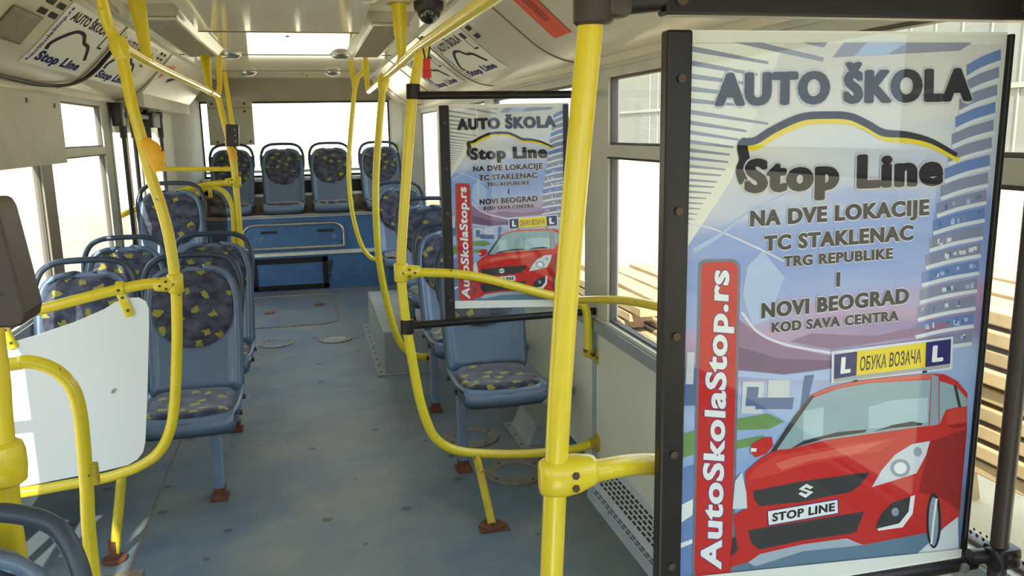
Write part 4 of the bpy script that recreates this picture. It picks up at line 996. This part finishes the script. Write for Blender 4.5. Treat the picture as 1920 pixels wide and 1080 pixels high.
# the red car
Z = lambda pts: [(1260 + x / 2.4545, 640 + y / 2.4545) for x, y in pts]
a.poly(Z([(55, 1080), (270, 1000), (870, 900), (1310, 790), (1318, 960), (1040, 1020), (640, 1070)]), 'ink_road', 3)
a.poly(Z([(1210, 900), (1313, 790), (1318, 965), (1100, 1000)]), 'ink_band_white', 4)
a.poly(Z([(268, 1035), (272, 960), (292, 880), (278, 800), (340, 765), (334, 600), (400, 540), (452, 508), (560, 345), (640, 245), (720, 210), (850, 180), (1000, 163), (1190, 148), (1250, 150), (1310, 182), (1355, 235), (1352, 420), (1318, 800), (1240, 860), (1130, 885), (870, 935), (600, 945), (350, 1012)]), 'ink_red', 10)
a.poly(Z([(640, 245), (720, 210), (850, 180), (1000, 163), (1190, 148), (1186, 170), (900, 188), (760, 212), (650, 250)]), 'ink_red_light', 11)
a.poly(Z([(452, 508), (560, 345), (640, 247), (652, 250), (480, 500)]), 'ink_grille', 11)
a.poly(Z([(478, 497), (645, 258), (760, 215), (900, 190), (1186, 174), (1176, 386), (900, 424), (700, 452), (540, 492)]), 'ink_glass', 11)
a.poly(Z([(900, 300), (1000, 270), (1172, 255), (1170, 370), (1060, 385), (900, 400)]), 'ink_glass_light', 12); a.poly(Z([(600, 320), (695, 300), (690, 430), (600, 450)]), 'ink_glass_light', 12)
a.poly(Z([(1190, 150), (1222, 160), (1222, 380), (1180, 388)]), 'ink_lamp_grey', 12)
a.poly(Z([(1226, 180), (1290, 200), (1312, 300), (1256, 312), (1226, 378)]), 'ink_glass', 12); a.poly(Z([(1302, 205), (1352, 262), (1352, 300), (1322, 298)]), 'ink_glass', 12)
a.poly(Z([(1290, 196), (1304, 204), (1326, 300), (1312, 302)]), 'ink_grille', 13)
a.poly(Z([(358, 505), (365, 470), (420, 440), (456, 438), (462, 478), (430, 515), (380, 532)]), 'ink_red', 12); a.poly(Z([(360, 488), (386, 490), (384, 505), (358, 505)]), 'ink_white', 13)
a.poly(Z([(1254, 384), (1258, 330), (1290, 303), (1351, 297), (1350, 388), (1300, 398)]), 'ink_red_mid', 13); a.poly(Z([(1254, 384), (1350, 370), (1350, 388), (1300, 398)]), 'ink_red_dark', 14)
a.poly(Z([(345, 640), (380, 580), (480, 520), (800, 470), (1040, 440), (960, 500), (640, 560), (470, 610)]), 'ink_red_mid', 11); a.poly(Z([(470, 560), (560, 530), (820, 480), (980, 455), (860, 510), (640, 545), (500, 590)]), 'ink_red_light', 12)
a.poly(Z([(540, 492), (600, 456), (760, 415), (892, 403), (884, 416), (700, 444)]), 'ink_grille', 13); a.poly(Z([(918, 414), (1010, 382), (1100, 366), (1152, 376), (1140, 384), (1000, 398)]), 'ink_grille', 13)
a.poly(Z([(1180, 460), (1352, 400), (1320, 780), (1240, 720), (1130, 690)]), 'ink_red_dark', 11)
a.poly(Z([(370, 685), (600, 640), (908, 599), (860, 660), (820, 690), (600, 735), (400, 756), (374, 722)]), 'ink_grille', 12)
a.poly(Z([(345, 866), (880, 780), (846, 870), (820, 882), (600, 912), (400, 956), (364, 930)]), 'ink_grille', 12)
for k in range(5): a.ribbon(Z([(362 + 8 * k, 884 + 14 * k), (600, 846 + 13 * k), (862 - 8 * k, 800 + 15 * k)]), 1.0, 'ink_black', 13)
a.poly(Z([(433, 776), (760, 721), (763, 790), (437, 847)]), 'ink_navy', 13); a.poly(Z([(437, 779), (756, 726), (759, 786), (441, 842)]), 'ink_white', 14)
a.text('STOP LINE', Z([(456, 826)])[0], Z([(744, 776)])[0], Z([(457, 789)])[0], 'ink_black', 15, .05)
emb = [(645, 668), (612, 652), (580, 676), (616, 688), (577, 690), (612, 716), (646, 688), (606, 676)]
a.poly(Z([(614, 652), (646, 668), (630, 677), (612, 668), (602, 675), (646, 690), (610, 717), (576, 699), (590, 690), (611, 701), (622, 692), (578, 677)]), 'ink_white', 14)
a.poly(Z([(915, 668), (960, 590), (1020, 520), (1100, 470), (1182, 456), (1164, 520), (1120, 604), (1000, 642)]), 'ink_lamp', 13); a.ellipse(Z([(1045, 580)])[0], 19, 17, 'ink_lamp_grey', 14); a.ellipse(Z([(1045, 580)])[0], 12, 11, 'ink_white', 15); a.ellipse(Z([(1125, 505)])[0], 8, 9, 'ink_lamp_grey', 14)
a.poly(Z([(275, 768), (286, 640), (318, 598), (338, 690), (342, 766)]), 'ink_lamp', 13)
a.poly(Z([(930, 852), (960, 790), (1010, 740), (1112, 703), (1100, 775), (1060, 835), (950, 862)]), 'ink_grille', 13); a.poly(Z([(940, 858), (1040, 834), (1083, 780), (1092, 710), (1113, 704), (1102, 790), (1056, 852), (945, 868)]), 'ink_white', 14); a.ellipse(Z([(1022, 782)])[0], 7, 8, 'ink_lamp_grey', 14)
a.ellipse(Z([(1200, 822)])[0], 14, 52, 'ink_black', 12); a.ellipse(Z([(1198, 826)])[0], 9, 46, 'ink_lamp_grey', 13); a.ribbon(Z([(1212, 720), (1198, 826), (1188, 930)]), 4, 'ink_white', 14)
a.poly(Z([(346, 1014), (400, 975), (600, 930), (800, 903), (876, 934), (600, 962), (380, 1032)]), 'ink_silver', 13)
a.poly(Z([(268, 985), (300, 960), (292, 900), (276, 900)]), 'ink_grille', 12)
# roof sign
a.poly(Z([(728, 190), (730, 44), (1288, -24), (1282, 126)]), 'ink_glow', 15)
a.poly(Z([(738, 186), (741, 58), (1277, -13), (1271, 118)]), 'ink_plate_grey', 16); a.poly(Z([(741, 58), (846, 44), (842, 154), (739, 171)]), 'ink_navy', 17); a.poly(Z([(846, 44), (1162, 3), (1158, 116), (842, 154)]), 'ink_yellow', 17); a.poly(Z([(1162, 3), (1277, -13), (1273, 100), (1158, 116)]), 'ink_navy', 17)
a.text('ОБУКА ВОЗАЧА', Z([(857, 134)])[0], Z([(1138, 96)])[0], Z([(861, 72)])[0], 'ink_black', 18, .018)
a.text('L', Z([(768, 145)])[0], Z([(815, 138)])[0], Z([(773, 74)])[0], 'ink_white', 18, .07); a.text('L', Z([(1188, 92)])[0], Z([(1240, 85)])[0], Z([(1193, 21)])[0], 'ink_white', 18, .07)
for (x, y) in ((838, 180), (1156, 138)): a.poly(Z([(x - 10, y - 4), (x + 10, y - 7), (x + 10, y + 3), (x - 10, y + 6)]), 'ink_black', 17)
a.poly([(1268, 1082), (1803, 1027), (1803, 1058), (1262, 1120)], 'ink_paper', 19)
big = a.build('poster', smooth=0, origin=PO)
tag(big, 'large driving school poster with red car filling the right of the view', 'poster')
# ------------------------------------------------------------------ black frames with clear sheets
def partition(Y, xl, xr, ztop, zbot, zbeam, ztube, xpole, label, near):
    root = thing('poster_partition', (xl, Y, zbot), label, 'frame'); pw = .041
    b = MB(); b.span((xl, Y - .014, zbot - .02), (xl + pw, Y + .012, ztop), 'black_paint', .004); p1 = b.build('post', root, smooth=0)
    b = MB()
    for k in range(5): z = zbot + .07 + k * (ztop - zbot - .14) / 4; b.tube([(xl + pw * .55, Y - .012, z), (xl + pw * .55, Y - .018, z)], .0065, 'screw', n=10)
    build_each(b, 'screw', p1)
    b = MB(); b.span((xr, Y - .012, zbot - .02), (xr + (.009 if near else .022), Y + .02, ztop), 'black_paint', .002); b.build('post', root, smooth=0)
    b = MB(); b.span((xl + .01, Y + .004, zbot - .015), (xr + .004, Y + .008, zbeam), 'clear_sheet'); b.build('clear_sheet', root, smooth=0)
    b = MB(); b.span((xl + pw * .6, Y - .0105, zbot), (xr + .002, Y - .0085, ztop - .002), 'clear_sheet'); b.build('clear_sheet', root, smooth=0)
    return root
YQ = 3.42
fp = at(1245, 57, YN); fr_ = at(1886, 62, YN)
root = partition(YN, fp.x, fr_.x, fp.z, .835, at(1500, 34, YN).z, 0, 0, 'black frame holding the large poster with a beam above it', True)
zb = at(1500, 34, YN).z
b = MB(); b.span((at(1240, 20, YN).x, YN - .018, zb), (1.205, YN + .016, zb + .05), 'black_paint', .004); bm_ = b.build('beam', root, smooth=0)
b = MB()
for x in (at(1268, 10, YN).x, at(1905, 18, YN).x): b.tube([(x, YN - .017, zb + .022), (x, YN - .023, zb + .022)], .010, 'screw', n=12)
build_each(b, 'screw', bm_)
cl = at(1112, 10, YN); b = MB(); b.tube([cl, (at(1245, 10, YN).x, YN, zb + .025)], .019, 'black_paint', n=16); b.build('beam_tube', root)
b = MB(); b.tube([cl + Vector((0, 0, -.028)), cl + Vector((0, 0, -.024)), cl + Vector((0, 0, .03))], [.024, .029, .029], 'brown_black', n=18); b.box(cl + Vector((.03, 0, .004)), (.05, .044, .044), 'brown_black', bev=.012); b.tube([cl + Vector((.012, -.026, .012)), cl + Vector((.012, -.031, .012))], .006, 'screw', n=8); b.build('pole_clamp', root)
zt = .815
b = MB(); b.tube([(.38, YN, zt), (1.165, YN, zt)], .017, 'black_paint', n=14); b.build('lower_bar', root)
rp0 = at(1895, 850, 1.125)
b = MB(); b.tube([(rp0.x - .004, 1.125, .0), (rp0.x - .004, 1.125, 1.93)], .0155, 'brown_black', n=16); b.build('wall_pole', root)
b = MB(); c = at(1878, 1040, 1.125); b.box(c, (.05, .045, .04), 'black_paint', bev=.008); b.tube([c + Vector((-.06, .01, 0)), c], .014, 'black_paint'); b.tube([c + Vector((-.028, -.005, -.004)), c + Vector((-.02, -.005, -.002))], .023, 'dark_gasket', n=14)
for (dx, dz) in ((-.008, .008), (.012, .008), (-.008, -.01), (.012, -.01)): b.tube([c + Vector((dx, -.022, dz)), c + Vector((dx, -.026, dz))], .004, 'screw', n=8)
b.build('wall_clamp', root)
b = MB(); sc = at(1810, 1067, YN - .02); b.tube([sc, sc + Vector((0, .03, 0))], .010, 'chrome', n=12); b.build('bolt', root)
fx = at(822, 198, YQ); fx2 = at(1055, 203, YQ)
root = partition(YQ, fx.x, fx2.x, fx.z, at(836, 592, YQ).z, at(900, 187, YQ).z, 0, 0, 'black frame holding the smaller, farther poster between two black bars', False)
zb = at(790, 179, YQ).z
b = MB(); b.tube([(at(775, 172, YQ).x, YQ, zb), (1.218, YQ, zb)], .0165, 'black_paint', n=14); b.build('upper_bar', root)
zl = at(790, 604, YQ).z
b = MB(); b.tube([(at(765, 612, YQ).x, YQ, zl - .012), (1.218, YQ, zl - .006)], .0165, 'black_paint', n=14); b.build('lower_bar', root)
for (x, y) in ((775, 172), (764, 612)):
    c = at(x, y, YQ - .02); b = MB(); b.tube([c + Vector((-.002, 0, -.03)), c + Vector((0, 0, .03))], .028, 'black_paint', n=16); b.build('pole_clamp', root)
# the smaller poster: the same print
far = big.copy(); COL.objects.link(far)
sc_x = (at(1042, 235, YQ).x - at(857, 235, YQ).x) / (at(1820, 187, YP).x - at(1340, 187, YP).x)
sc_z = (at(945, 230, YQ).z - at(945, 545, YQ).z) / (at(1600, 160, YP).z - at(1600, 960, YP).z)
sc_z = (at(860, 243, YQ).z - at(870, 560, YQ).z) / (at(1340, 197, YP).z - at(1332, 1067, YP).z)
far.scale = (sc_x, 1, sc_z)
tgt = at(857, 243, YQ - .004); src = at(1338, 197, YP)
far.location = (tgt.x - (src.x - PO.x) * sc_x, YQ - .004, tgt.z - (src.z - PO.z) * sc_z)
tag(far, 'smaller driving school poster farther down the aisle behind the yellow pole', 'poster')
# ------------------------------------------------------------------ ad cards on the coves
def ad_card(prof, y0, y1, t0, t1, label, flip=False, faded=0):
    def place(u, v, layer):
        Y = y0 + (y1 - y0) * u
        return cove_at(prof, Y, t1 + (t0 - t1) * v, .0022 + .0004 * layer)
    a = Art(place)
    for i in range(12):
        v0, v1 = i / 12, (i + 1) / 12; a.add([place(0, v0, 0), place(1, v0, 0), place(1, v1, 0), place(0, v1, 0)], [(0, 1, 2, 3)], 'ink_paper')
    for i in range(10):
        v0, v1 = .04 + .92 * i / 10, .04 + .92 * (i + 1) / 10; a.add([place(.025, v0, 1), place(.085, v0, 1), place(.085, v1, 1), place(.025, v1, 1)], [(0, 1, 2, 3)], 'ink_band_white')
    a.text('AutoSkolaStop.rs', (.078, .05), (.078, .95), (.034, .05), 'ink_violet', 3, .03)
    a.text('AUTO ŠKOLA', (.13, .80), (.80, .80), (.13, .93), 'ink_black', 3, .04)
    a.ribbon([(.16, .34), (.15, .44), (.22, .56), (.36, .70), (.50, .70), (.60, .60), (.72, .56), (.84, .36)], lambda t: .05, 'ink_black', 3)
    a.text('Stop Line', (.13, .12), (.86, .12), (.13, .31), 'ink_navy', 3, .06)
    a.poly([(.86, .60), (.95, .60), (.95, .90), (.86, .90)], 'ink_black', 2); a.poly([(.88, .63), (.95, .63), (.95, .80), (.88, .80)], 'ink_paper', 3)
    o = a.build('ad_card', smooth=0, origin=place(.5, .5, 0)); return tag(o, label, 'ad card', 'driving school cards under the ceiling')
ad_card(COVE_L, 3.93, 4.86, .05, .535, 'nearest white driving school card on the ceiling side above the pale board')
ad_card(COVE_L, 5.0, 6.0, .05, .54, 'second white driving school card behind the black cable, partly behind the yellow pole')
ad_card(COVE_R, 5.24, 4.26, .10, .53, 'white driving school card above the smaller poster, beside the red connector')
ad_card(COVE_R, 6.55, 5.45, .09, .535, 'farther white driving school card behind the pole of the smaller poster')
# sticker
b = MB(); b.flat = True
cnr = [(3.0, .02), (3.22, .02), (3.24, .40), (3.03, .41)]
R_ = 10
for i in range(R_):
    f0, f1 = i / R_, (i + 1) / R_
    l = lambda f, s: cove_at(COVE_R, (cnr[1][0] + (cnr[2][0] - cnr[1][0]) * f) if s else (cnr[0][0] + (cnr[3][0] - cnr[0][0]) * f), .02 + .39 * f, .003)
    b.add([l(f0, 0), l(f0, 1), l(f1, 1), l(f1, 0)], [(0, 1, 2, 3)], 'sticker_orange')
for k, (y0, y1) in enumerate(((3.07, 3.085), (3.10, 3.115), (3.13, 3.14))):
    b.add([cove_at(COVE_R, y0, .10, .0042), cove_at(COVE_R, y1, .10, .0042), cove_at(COVE_R, y1 + .01, .30, .0042), cove_at(COVE_R, y0 + .01, .30, .0042)], [(0, 1, 2, 3)], 'sticker_text')
tag(b.build('warning_sticker', smooth=0), 'orange-red sticker on the ceiling side above the large poster', 'sticker')
b = MB(); b.flat = True; b.add([cove_at(COVE_L, y, t, .003) for y, t in ((6.75, .1), (6.9, .1), (6.9, .2), (6.75, .2))], [(0, 1, 2, 3)], 'slot_dark') if False else None
def on_cover(Y, f, off=.002): return Vector((-.88 - .24 * f + off, Y, 2.215 - .28 * f - off))
b = MB(); b.flat = True
b.add([on_cover(6.62, .30), on_cover(6.95, .22), on_cover(6.95, .34), on_cover(6.62, .62)], [(0, 1, 2, 3)], 'red_plastic')
b.add([on_cover(7.0, .55), on_cover(7.35, .40), on_cover(7.35, .46), on_cover(7.0, .64)], [(0, 1, 2, 3)], 'slot_dark')
tag(b.build('door_sticker', smooth=0), 'red and dark marks on the cover above the rear door', 'sticker')
# vent slots and flap of the cove
def slots(prof, ys, ts, label, w=.10, dt=.035):
    b = MB(); b.flat = True
    for y in ys:
        for t in ts: b.add([cove_at(prof, y, t, .002), cove_at(prof, y + w, t, .002), cove_at(prof, y + w, t + dt, .002), cove_at(prof, y, t + dt, .002)], [(0, 1, 2, 3)], 'slot_dark')
    return tag(b.build('air_vent', smooth=0), label, 'vent')
slots(COVE_L, (3.66, 3.80), (.02, .085, .15), 'black vent slots beside the nearest ad card above the pale board')
slots(COVE_L, (6.14, 6.26), (.05, .10, .15), 'black vent slots past the second ad card near the rear door', .07, .025)
slots(COVE_R, (4.08, ), (.07, .13, .19), 'dark vent slots beside the ad card above the smaller poster', .10, .03)
root = thing('speaker_flap', cove_at(COVE_L, 3.6, .3), 'brownish square flap on the ceiling side next to the vent slots', 'flap')
b = MB(); b.loft([[cove_at(COVE_L, y, .20 + .19 * k / 6, .006) for k in range(7)] for y in (3.42, 3.75)], 'brown_wall'); b.build('flap', root, solid=.006)
b = MB(); b.tube([cove_at(COVE_L, 3.42, .2, .007), cove_at(COVE_L, 3.75, .2, .007), cove_at(COVE_L, 3.75, .39, .007), cove_at(COVE_L, 3.42, .39, .007), cove_at(COVE_L, 3.42, .2, .007)], .003, 'seam_dark', n=6); b.build('rim', root)
b = MB(); b.tube(curve_pts([cove_at(COVE_L, 4.93, .10, .010), cove_at(COVE_L, 4.98, .22, .012), cove_at(COVE_L, 5.0, .38, .012), cove_at(COVE_L, 4.97, .54, .012), cove_at(COVE_L, 4.85, .72, .012), cove_at(COVE_L, 4.6, .86, .010), cove_at(COVE_L, 4.2, .86, .010), cove_at(COVE_L, 3.6, .80, .010), cove_at(COVE_L, 2.8, .86, .01)], 8), .009, 'black_plastic', n=8)
tag(b.build('cable'), 'black cable looping down the ceiling side between the two ad cards', 'cable')
# ------------------------------------------------------------------ ceiling units
def lamp(x0, x1, y0, y1, label, inner):
    root = thing('ceiling_lamp', ((x0 + x1) / 2, (y0 + y1) / 2, ZC), label, 'lamp', 'long slatted ceiling units'); z = ZC - .055
    b = MB(); i0, i1 = x0 + .035, x1 - .035
    b.prism([(x0, y0, ZC), (x1, y0, ZC), (i1, y0 + .06, z), (i0, y0 + .06, z)], (0, 0, 0), 'lamp_metal') if False else None
    vs = [(x0, y0, ZC), (x1, y0, ZC), (x1, y1, ZC), (x0, y1, ZC), (i0, y0 + .08, z), (i1, y0 + .08, z), (i1, y1 - .08, z), (i0, y1 - .08, z)]
    b.add(vs, [(0, 1, 5, 4), (1, 2, 6, 5), (2, 3, 7, 6), (3, 0, 4, 7)], 'lamp_metal'); b.build('housing', root, smooth=0)
    b = MB(); b.add([(i0, y0 + .08, z + .012), (i1, y0 + .08, z + .012), (i1, y1 - .08, z + .012), (i0, y1 - .08, z + .012)], [(0, 1, 2, 3)], 'louver_back')
    n = 26
    for k in range(n):
        y = y0 + .09 + (y1 - y0 - .18) * (k + .5) / n; b.box(((i0 + i1) / 2, y, z + .004), (i1 - i0, .006, .020), 'louver', rot=Matrix.Rotation(.5, 3, 'X'))
    for k in range(1, 7): x = i0 + (i1 - i0) * k / 7; b.span((x - .002, y0 + .08, z - .003), (x + .002, y1 - .08, z + .005), 'louver')
    b.build('louver', root, smooth=0)
    b = MB(); w = .008
    for (p, q) in (((i0 - w, y0 + .07), (i0 + w, y1 - .07)), ((i1 - w, y0 + .07), (i1 + w, y1 - .07)), ((i0, y0 + .065), (i1, y0 + .085)), ((i0, y1 - .085), (i1, y1 - .065))): b.span((p[0], p[1], z - .006), (q[0], q[1], z + .004), 'lamp_metal')
    b.build('frame', root, smooth=0)
lamp(-.765, -.515, 4.15, 6.2, 'long slatted ceiling unit above the paired seats', 1)
lamp(.325, .575, 4.27, 6.2, 'long slatted ceiling unit above the overhead rail of the poster side', -1)
def spot(x, y, label):
    root = thing('ceiling_spotlight', (x, y, ZC), label, 'ceiling light', 'small round ceiling lights')
    b = MB(); b.tube([(x, y, ZC), (x, y, ZC - .010), (x, y, ZC - .024), (x, y, ZC - .034)], [.082, .08, .066, .05], 'chrome', n=24); b.build('bezel', root)
    b = MB(); b.tube([(x, y, ZC - .032), (x, y, ZC - .04), (x, y, ZC - .044)], [.046, .038, .016], 'white_paint', n=20); b.build('lens', root)
spot(-.50, 6.55, 'round ceiling light past the slatted unit over the paired seats'); spot(.30, 6.55, 'round ceiling light past the slatted unit on the poster side')
spot(-.49, 8.35, 'round ceiling light above the rear seats, on the door side'); spot(.296, 8.36, 'round ceiling light above the rear seats, on the poster side')
spot(.29, 3.72, 'half-seen round ceiling light at the top edge of the view')
root = thing('dome_camera', (.59, 3.95, ZC), 'black dome camera on the ceiling beside the overhead rail', 'camera')
b = MB(); b.tube([(.59, 3.95, ZC), (.59, 3.95, ZC - .035), (.59, 3.95, ZC - .045)], [.070, .068, .06], 'black_plastic', n=28); b.build('base', root)
b = MB(); b.tube([(.59, 3.95, ZC - .04 - .06 * math.sin(a)) for a in [PI / 2 * k / 8 for k in range(9)]], [max(.056 * math.cos(PI / 2 * k / 8), .002) for k in range(9)], 'dome_dark', n=28); b.build('dome', root, smooth=80)
root = thing('cable_connector', at(801, 128, 3.2), 'red plug hanging on a thin black cord from the overhead rail', 'connector')
b = MB(); c = at(800, 128, 3.2); b.box(c + Vector((0, 0, .012)), (.026, .024, .045), 'red_plastic', bev=.004); b.box(c + Vector((0, 0, -.022)), (.031, .028, .03), 'red_plastic', bev=.004); b.build('plug', root, smooth=0)
b = MB(); b.tube(curve_pts([c + Vector((-.004, 0, .03)), at(793, 90, 3.2), at(789, 76, 3.2), at(793, 68, 3.2) + Vector((0, .02, .0)), at(806, 80, 3.2) + Vector((0, .03, 0)), at(806, 88, 3.2), c + Vector((.005, 0, .03))], 6), .0035, 'black_plastic', n=8); b.build('cord', root)
# ------------------------------------------------------------------ boards over windows
root = thing('window_board', (-1.24, 3.9, 1.67), 'pale grey metal board screwed over the upper part of a side window', 'board')
b = MB(); b.span((-1.255, 2.95, 1.497), (-1.24, 4.86, 1.842), 'grey_board', .003); b.build('board', root, smooth=0)
b = MB()
for (y, z) in ((4.30, 1.80), (4.74, 1.79), (3.4, 1.80)): b.tube([(-1.242, y, z), (-1.236, y, z)], .012, 'screw', n=10)
build_each(b, 'screw', root)
root = thing('window_board', (-.78, 9.45, 1.74), 'grey sheet metal board hanging in the upper corner of the back window', 'board')
z0_, z1_ = 1.525, 1.985
b = MB(); b.span((-1.0, 9.435, z0_), (-.54, 9.45, z1_), 'grey_board', .003); b.build('board', root, smooth=0)
b = MB(); b.span((-1.0, 9.43, 1.915), (-.54, 9.436, 1.922), 'seam_dark')
for (x, z) in ((-.62, 1.88), (-.62, 1.96), (-.95, 1.96), (-.92, 1.56), (-.58, 1.56)): b.tube([(x, 9.436, z), (x, 9.428, z)], .014, 'screw', n=8)
build_each(b, 'screw', root)
# ------------------------------------------------------------------ outside
GZ = -.35
b = MB(); b.add([(-60, -60, GZ), (90, -60, GZ), (90, 120, GZ), (-60, 120, GZ)], [(0, 1, 2, 3)], 'concrete'); struct(b.build('ground', smooth=0))
b = MB()
b.span((26, -30, GZ), (34, 80, 9.0), 'warehouse_panel')
for k in range(60): b.span((25.96, -28 + k * 1.5, GZ), (26.0, -27.94 + k * 1.5, 9), 'facade_seam')
b.span((25.9, -30, 2.9), (26.0, 80, 3.1), 'facade_seam'); b.span((25.9, -30, GZ), (26.0, 80, .3), 'facade_dark')
o = b.build('warehouse', smooth=0); tag(o, 'pale panelled building far outside the windows of the poster side', 'building')
root = thing('apartment_house', (-16, 10, GZ), 'pale building outside the windows of the door side', 'building')
b = MB(); b.span((-24, -12, GZ), (-16, 40, 10), 'facade'); b.build('walls', root, smooth=0)
for i in range(10):
    b = MB(); y = -6 + i * 4.2; b.span((-16.02, y, 1.2), (-15.95, y + 1.3, 3.0), 'facade_dark'); b.build('window', root, smooth=0)
root = thing('rear_house', (-3, 24, GZ), 'sunlit pale house seen through the back window', 'building')
b = MB(); b.span((-12, 24, GZ), (5, 32, 7), 'facade'); b.build('walls', root, smooth=0)
b = MB(); b.span((-2.3, 23.93, 1.2), (.1, 24.02, 3.0), 'facade_seam'); b.build('shutter', root, smooth=0)
rnd = random.Random(11)
def plank(c, l, w, h, yaw, label, grp, name='plank'):
    b = MB(); b.box((0, 0, 0), (w, l, h), 'wood', bev=.006); o = b.build(name, smooth=0); o.location = c; o.rotation_euler = (rnd.uniform(-.01, .01), rnd.uniform(-.02, .02), yaw); return tag(o, label, 'plank', grp)
LAB1 = 'weathered plank in the timber stack seen through the side window behind the big yellow pole'
for r in range(7):
    for k in range(5):
        plank((2.55 + k * .26 + rnd.uniform(-.02, .02), 7.0 + rnd.uniform(-.22, .22), GZ + .05 + r * .082), 2.2 + rnd.uniform(-.3, .2), .20, .066, rnd.uniform(-.008, .008), LAB1, 'planks of the timber stack')
LAB2 = 'weathered plank in the timber stack seen past the edge of the large poster'
for r in range(9):
    for k in range(3):
        plank((2.55 + k * .29 + rnd.uniform(-.02, .02), 2.75 + rnd.uniform(-.15, .15), .30 + r * .075), 2.0 + rnd.uniform(-.3, .2), .22, .055, rnd.uniform(-.015, .015), LAB2, 'planks beside the large poster')
root = thing('trestle', (2.8, 2.75, GZ), 'wooden trestle under the planks seen past the large poster', 'trestle')
for y in (2.1, 3.4):
    b = MB(); b.span((2.35, y - .05, .17), (3.3, y + .05, .26), 'wood'); b.build('beam', root, smooth=0)
    for x in (2.42, 3.22): b = MB(); b.tube([(x, y, .18), (x + (-.12 if x < 2.8 else .12), y, GZ)], .04, 'wood', n=4); b.build('leg', root, smooth=0)
b = MB(); bm = bmesh.new()
for k in range(260):
    r = rnd.uniform(.04, .09); c = Vector((rnd.uniform(1.7, 2.25), rnd.uniform(.8, 4.8), GZ + r * .5))
    g = bmesh.new(); bmesh.ops.create_icosphere(g, subdivisions=1, radius=r); g.verts.ensure_lookup_table()
    b.add([c + Vector((p.co.x * rnd.uniform(.8, 1.2), p.co.y * rnd.uniform(.8, 1.2), p.co.z * .7)) for p in g.verts], [tuple(q.index for q in fc.verts) for fc in g.faces], 'stone'); g.free()
tag(b.build('rubble', smooth=30), 'pale rubble on the ground outside', 'rubble', kind='stuff')
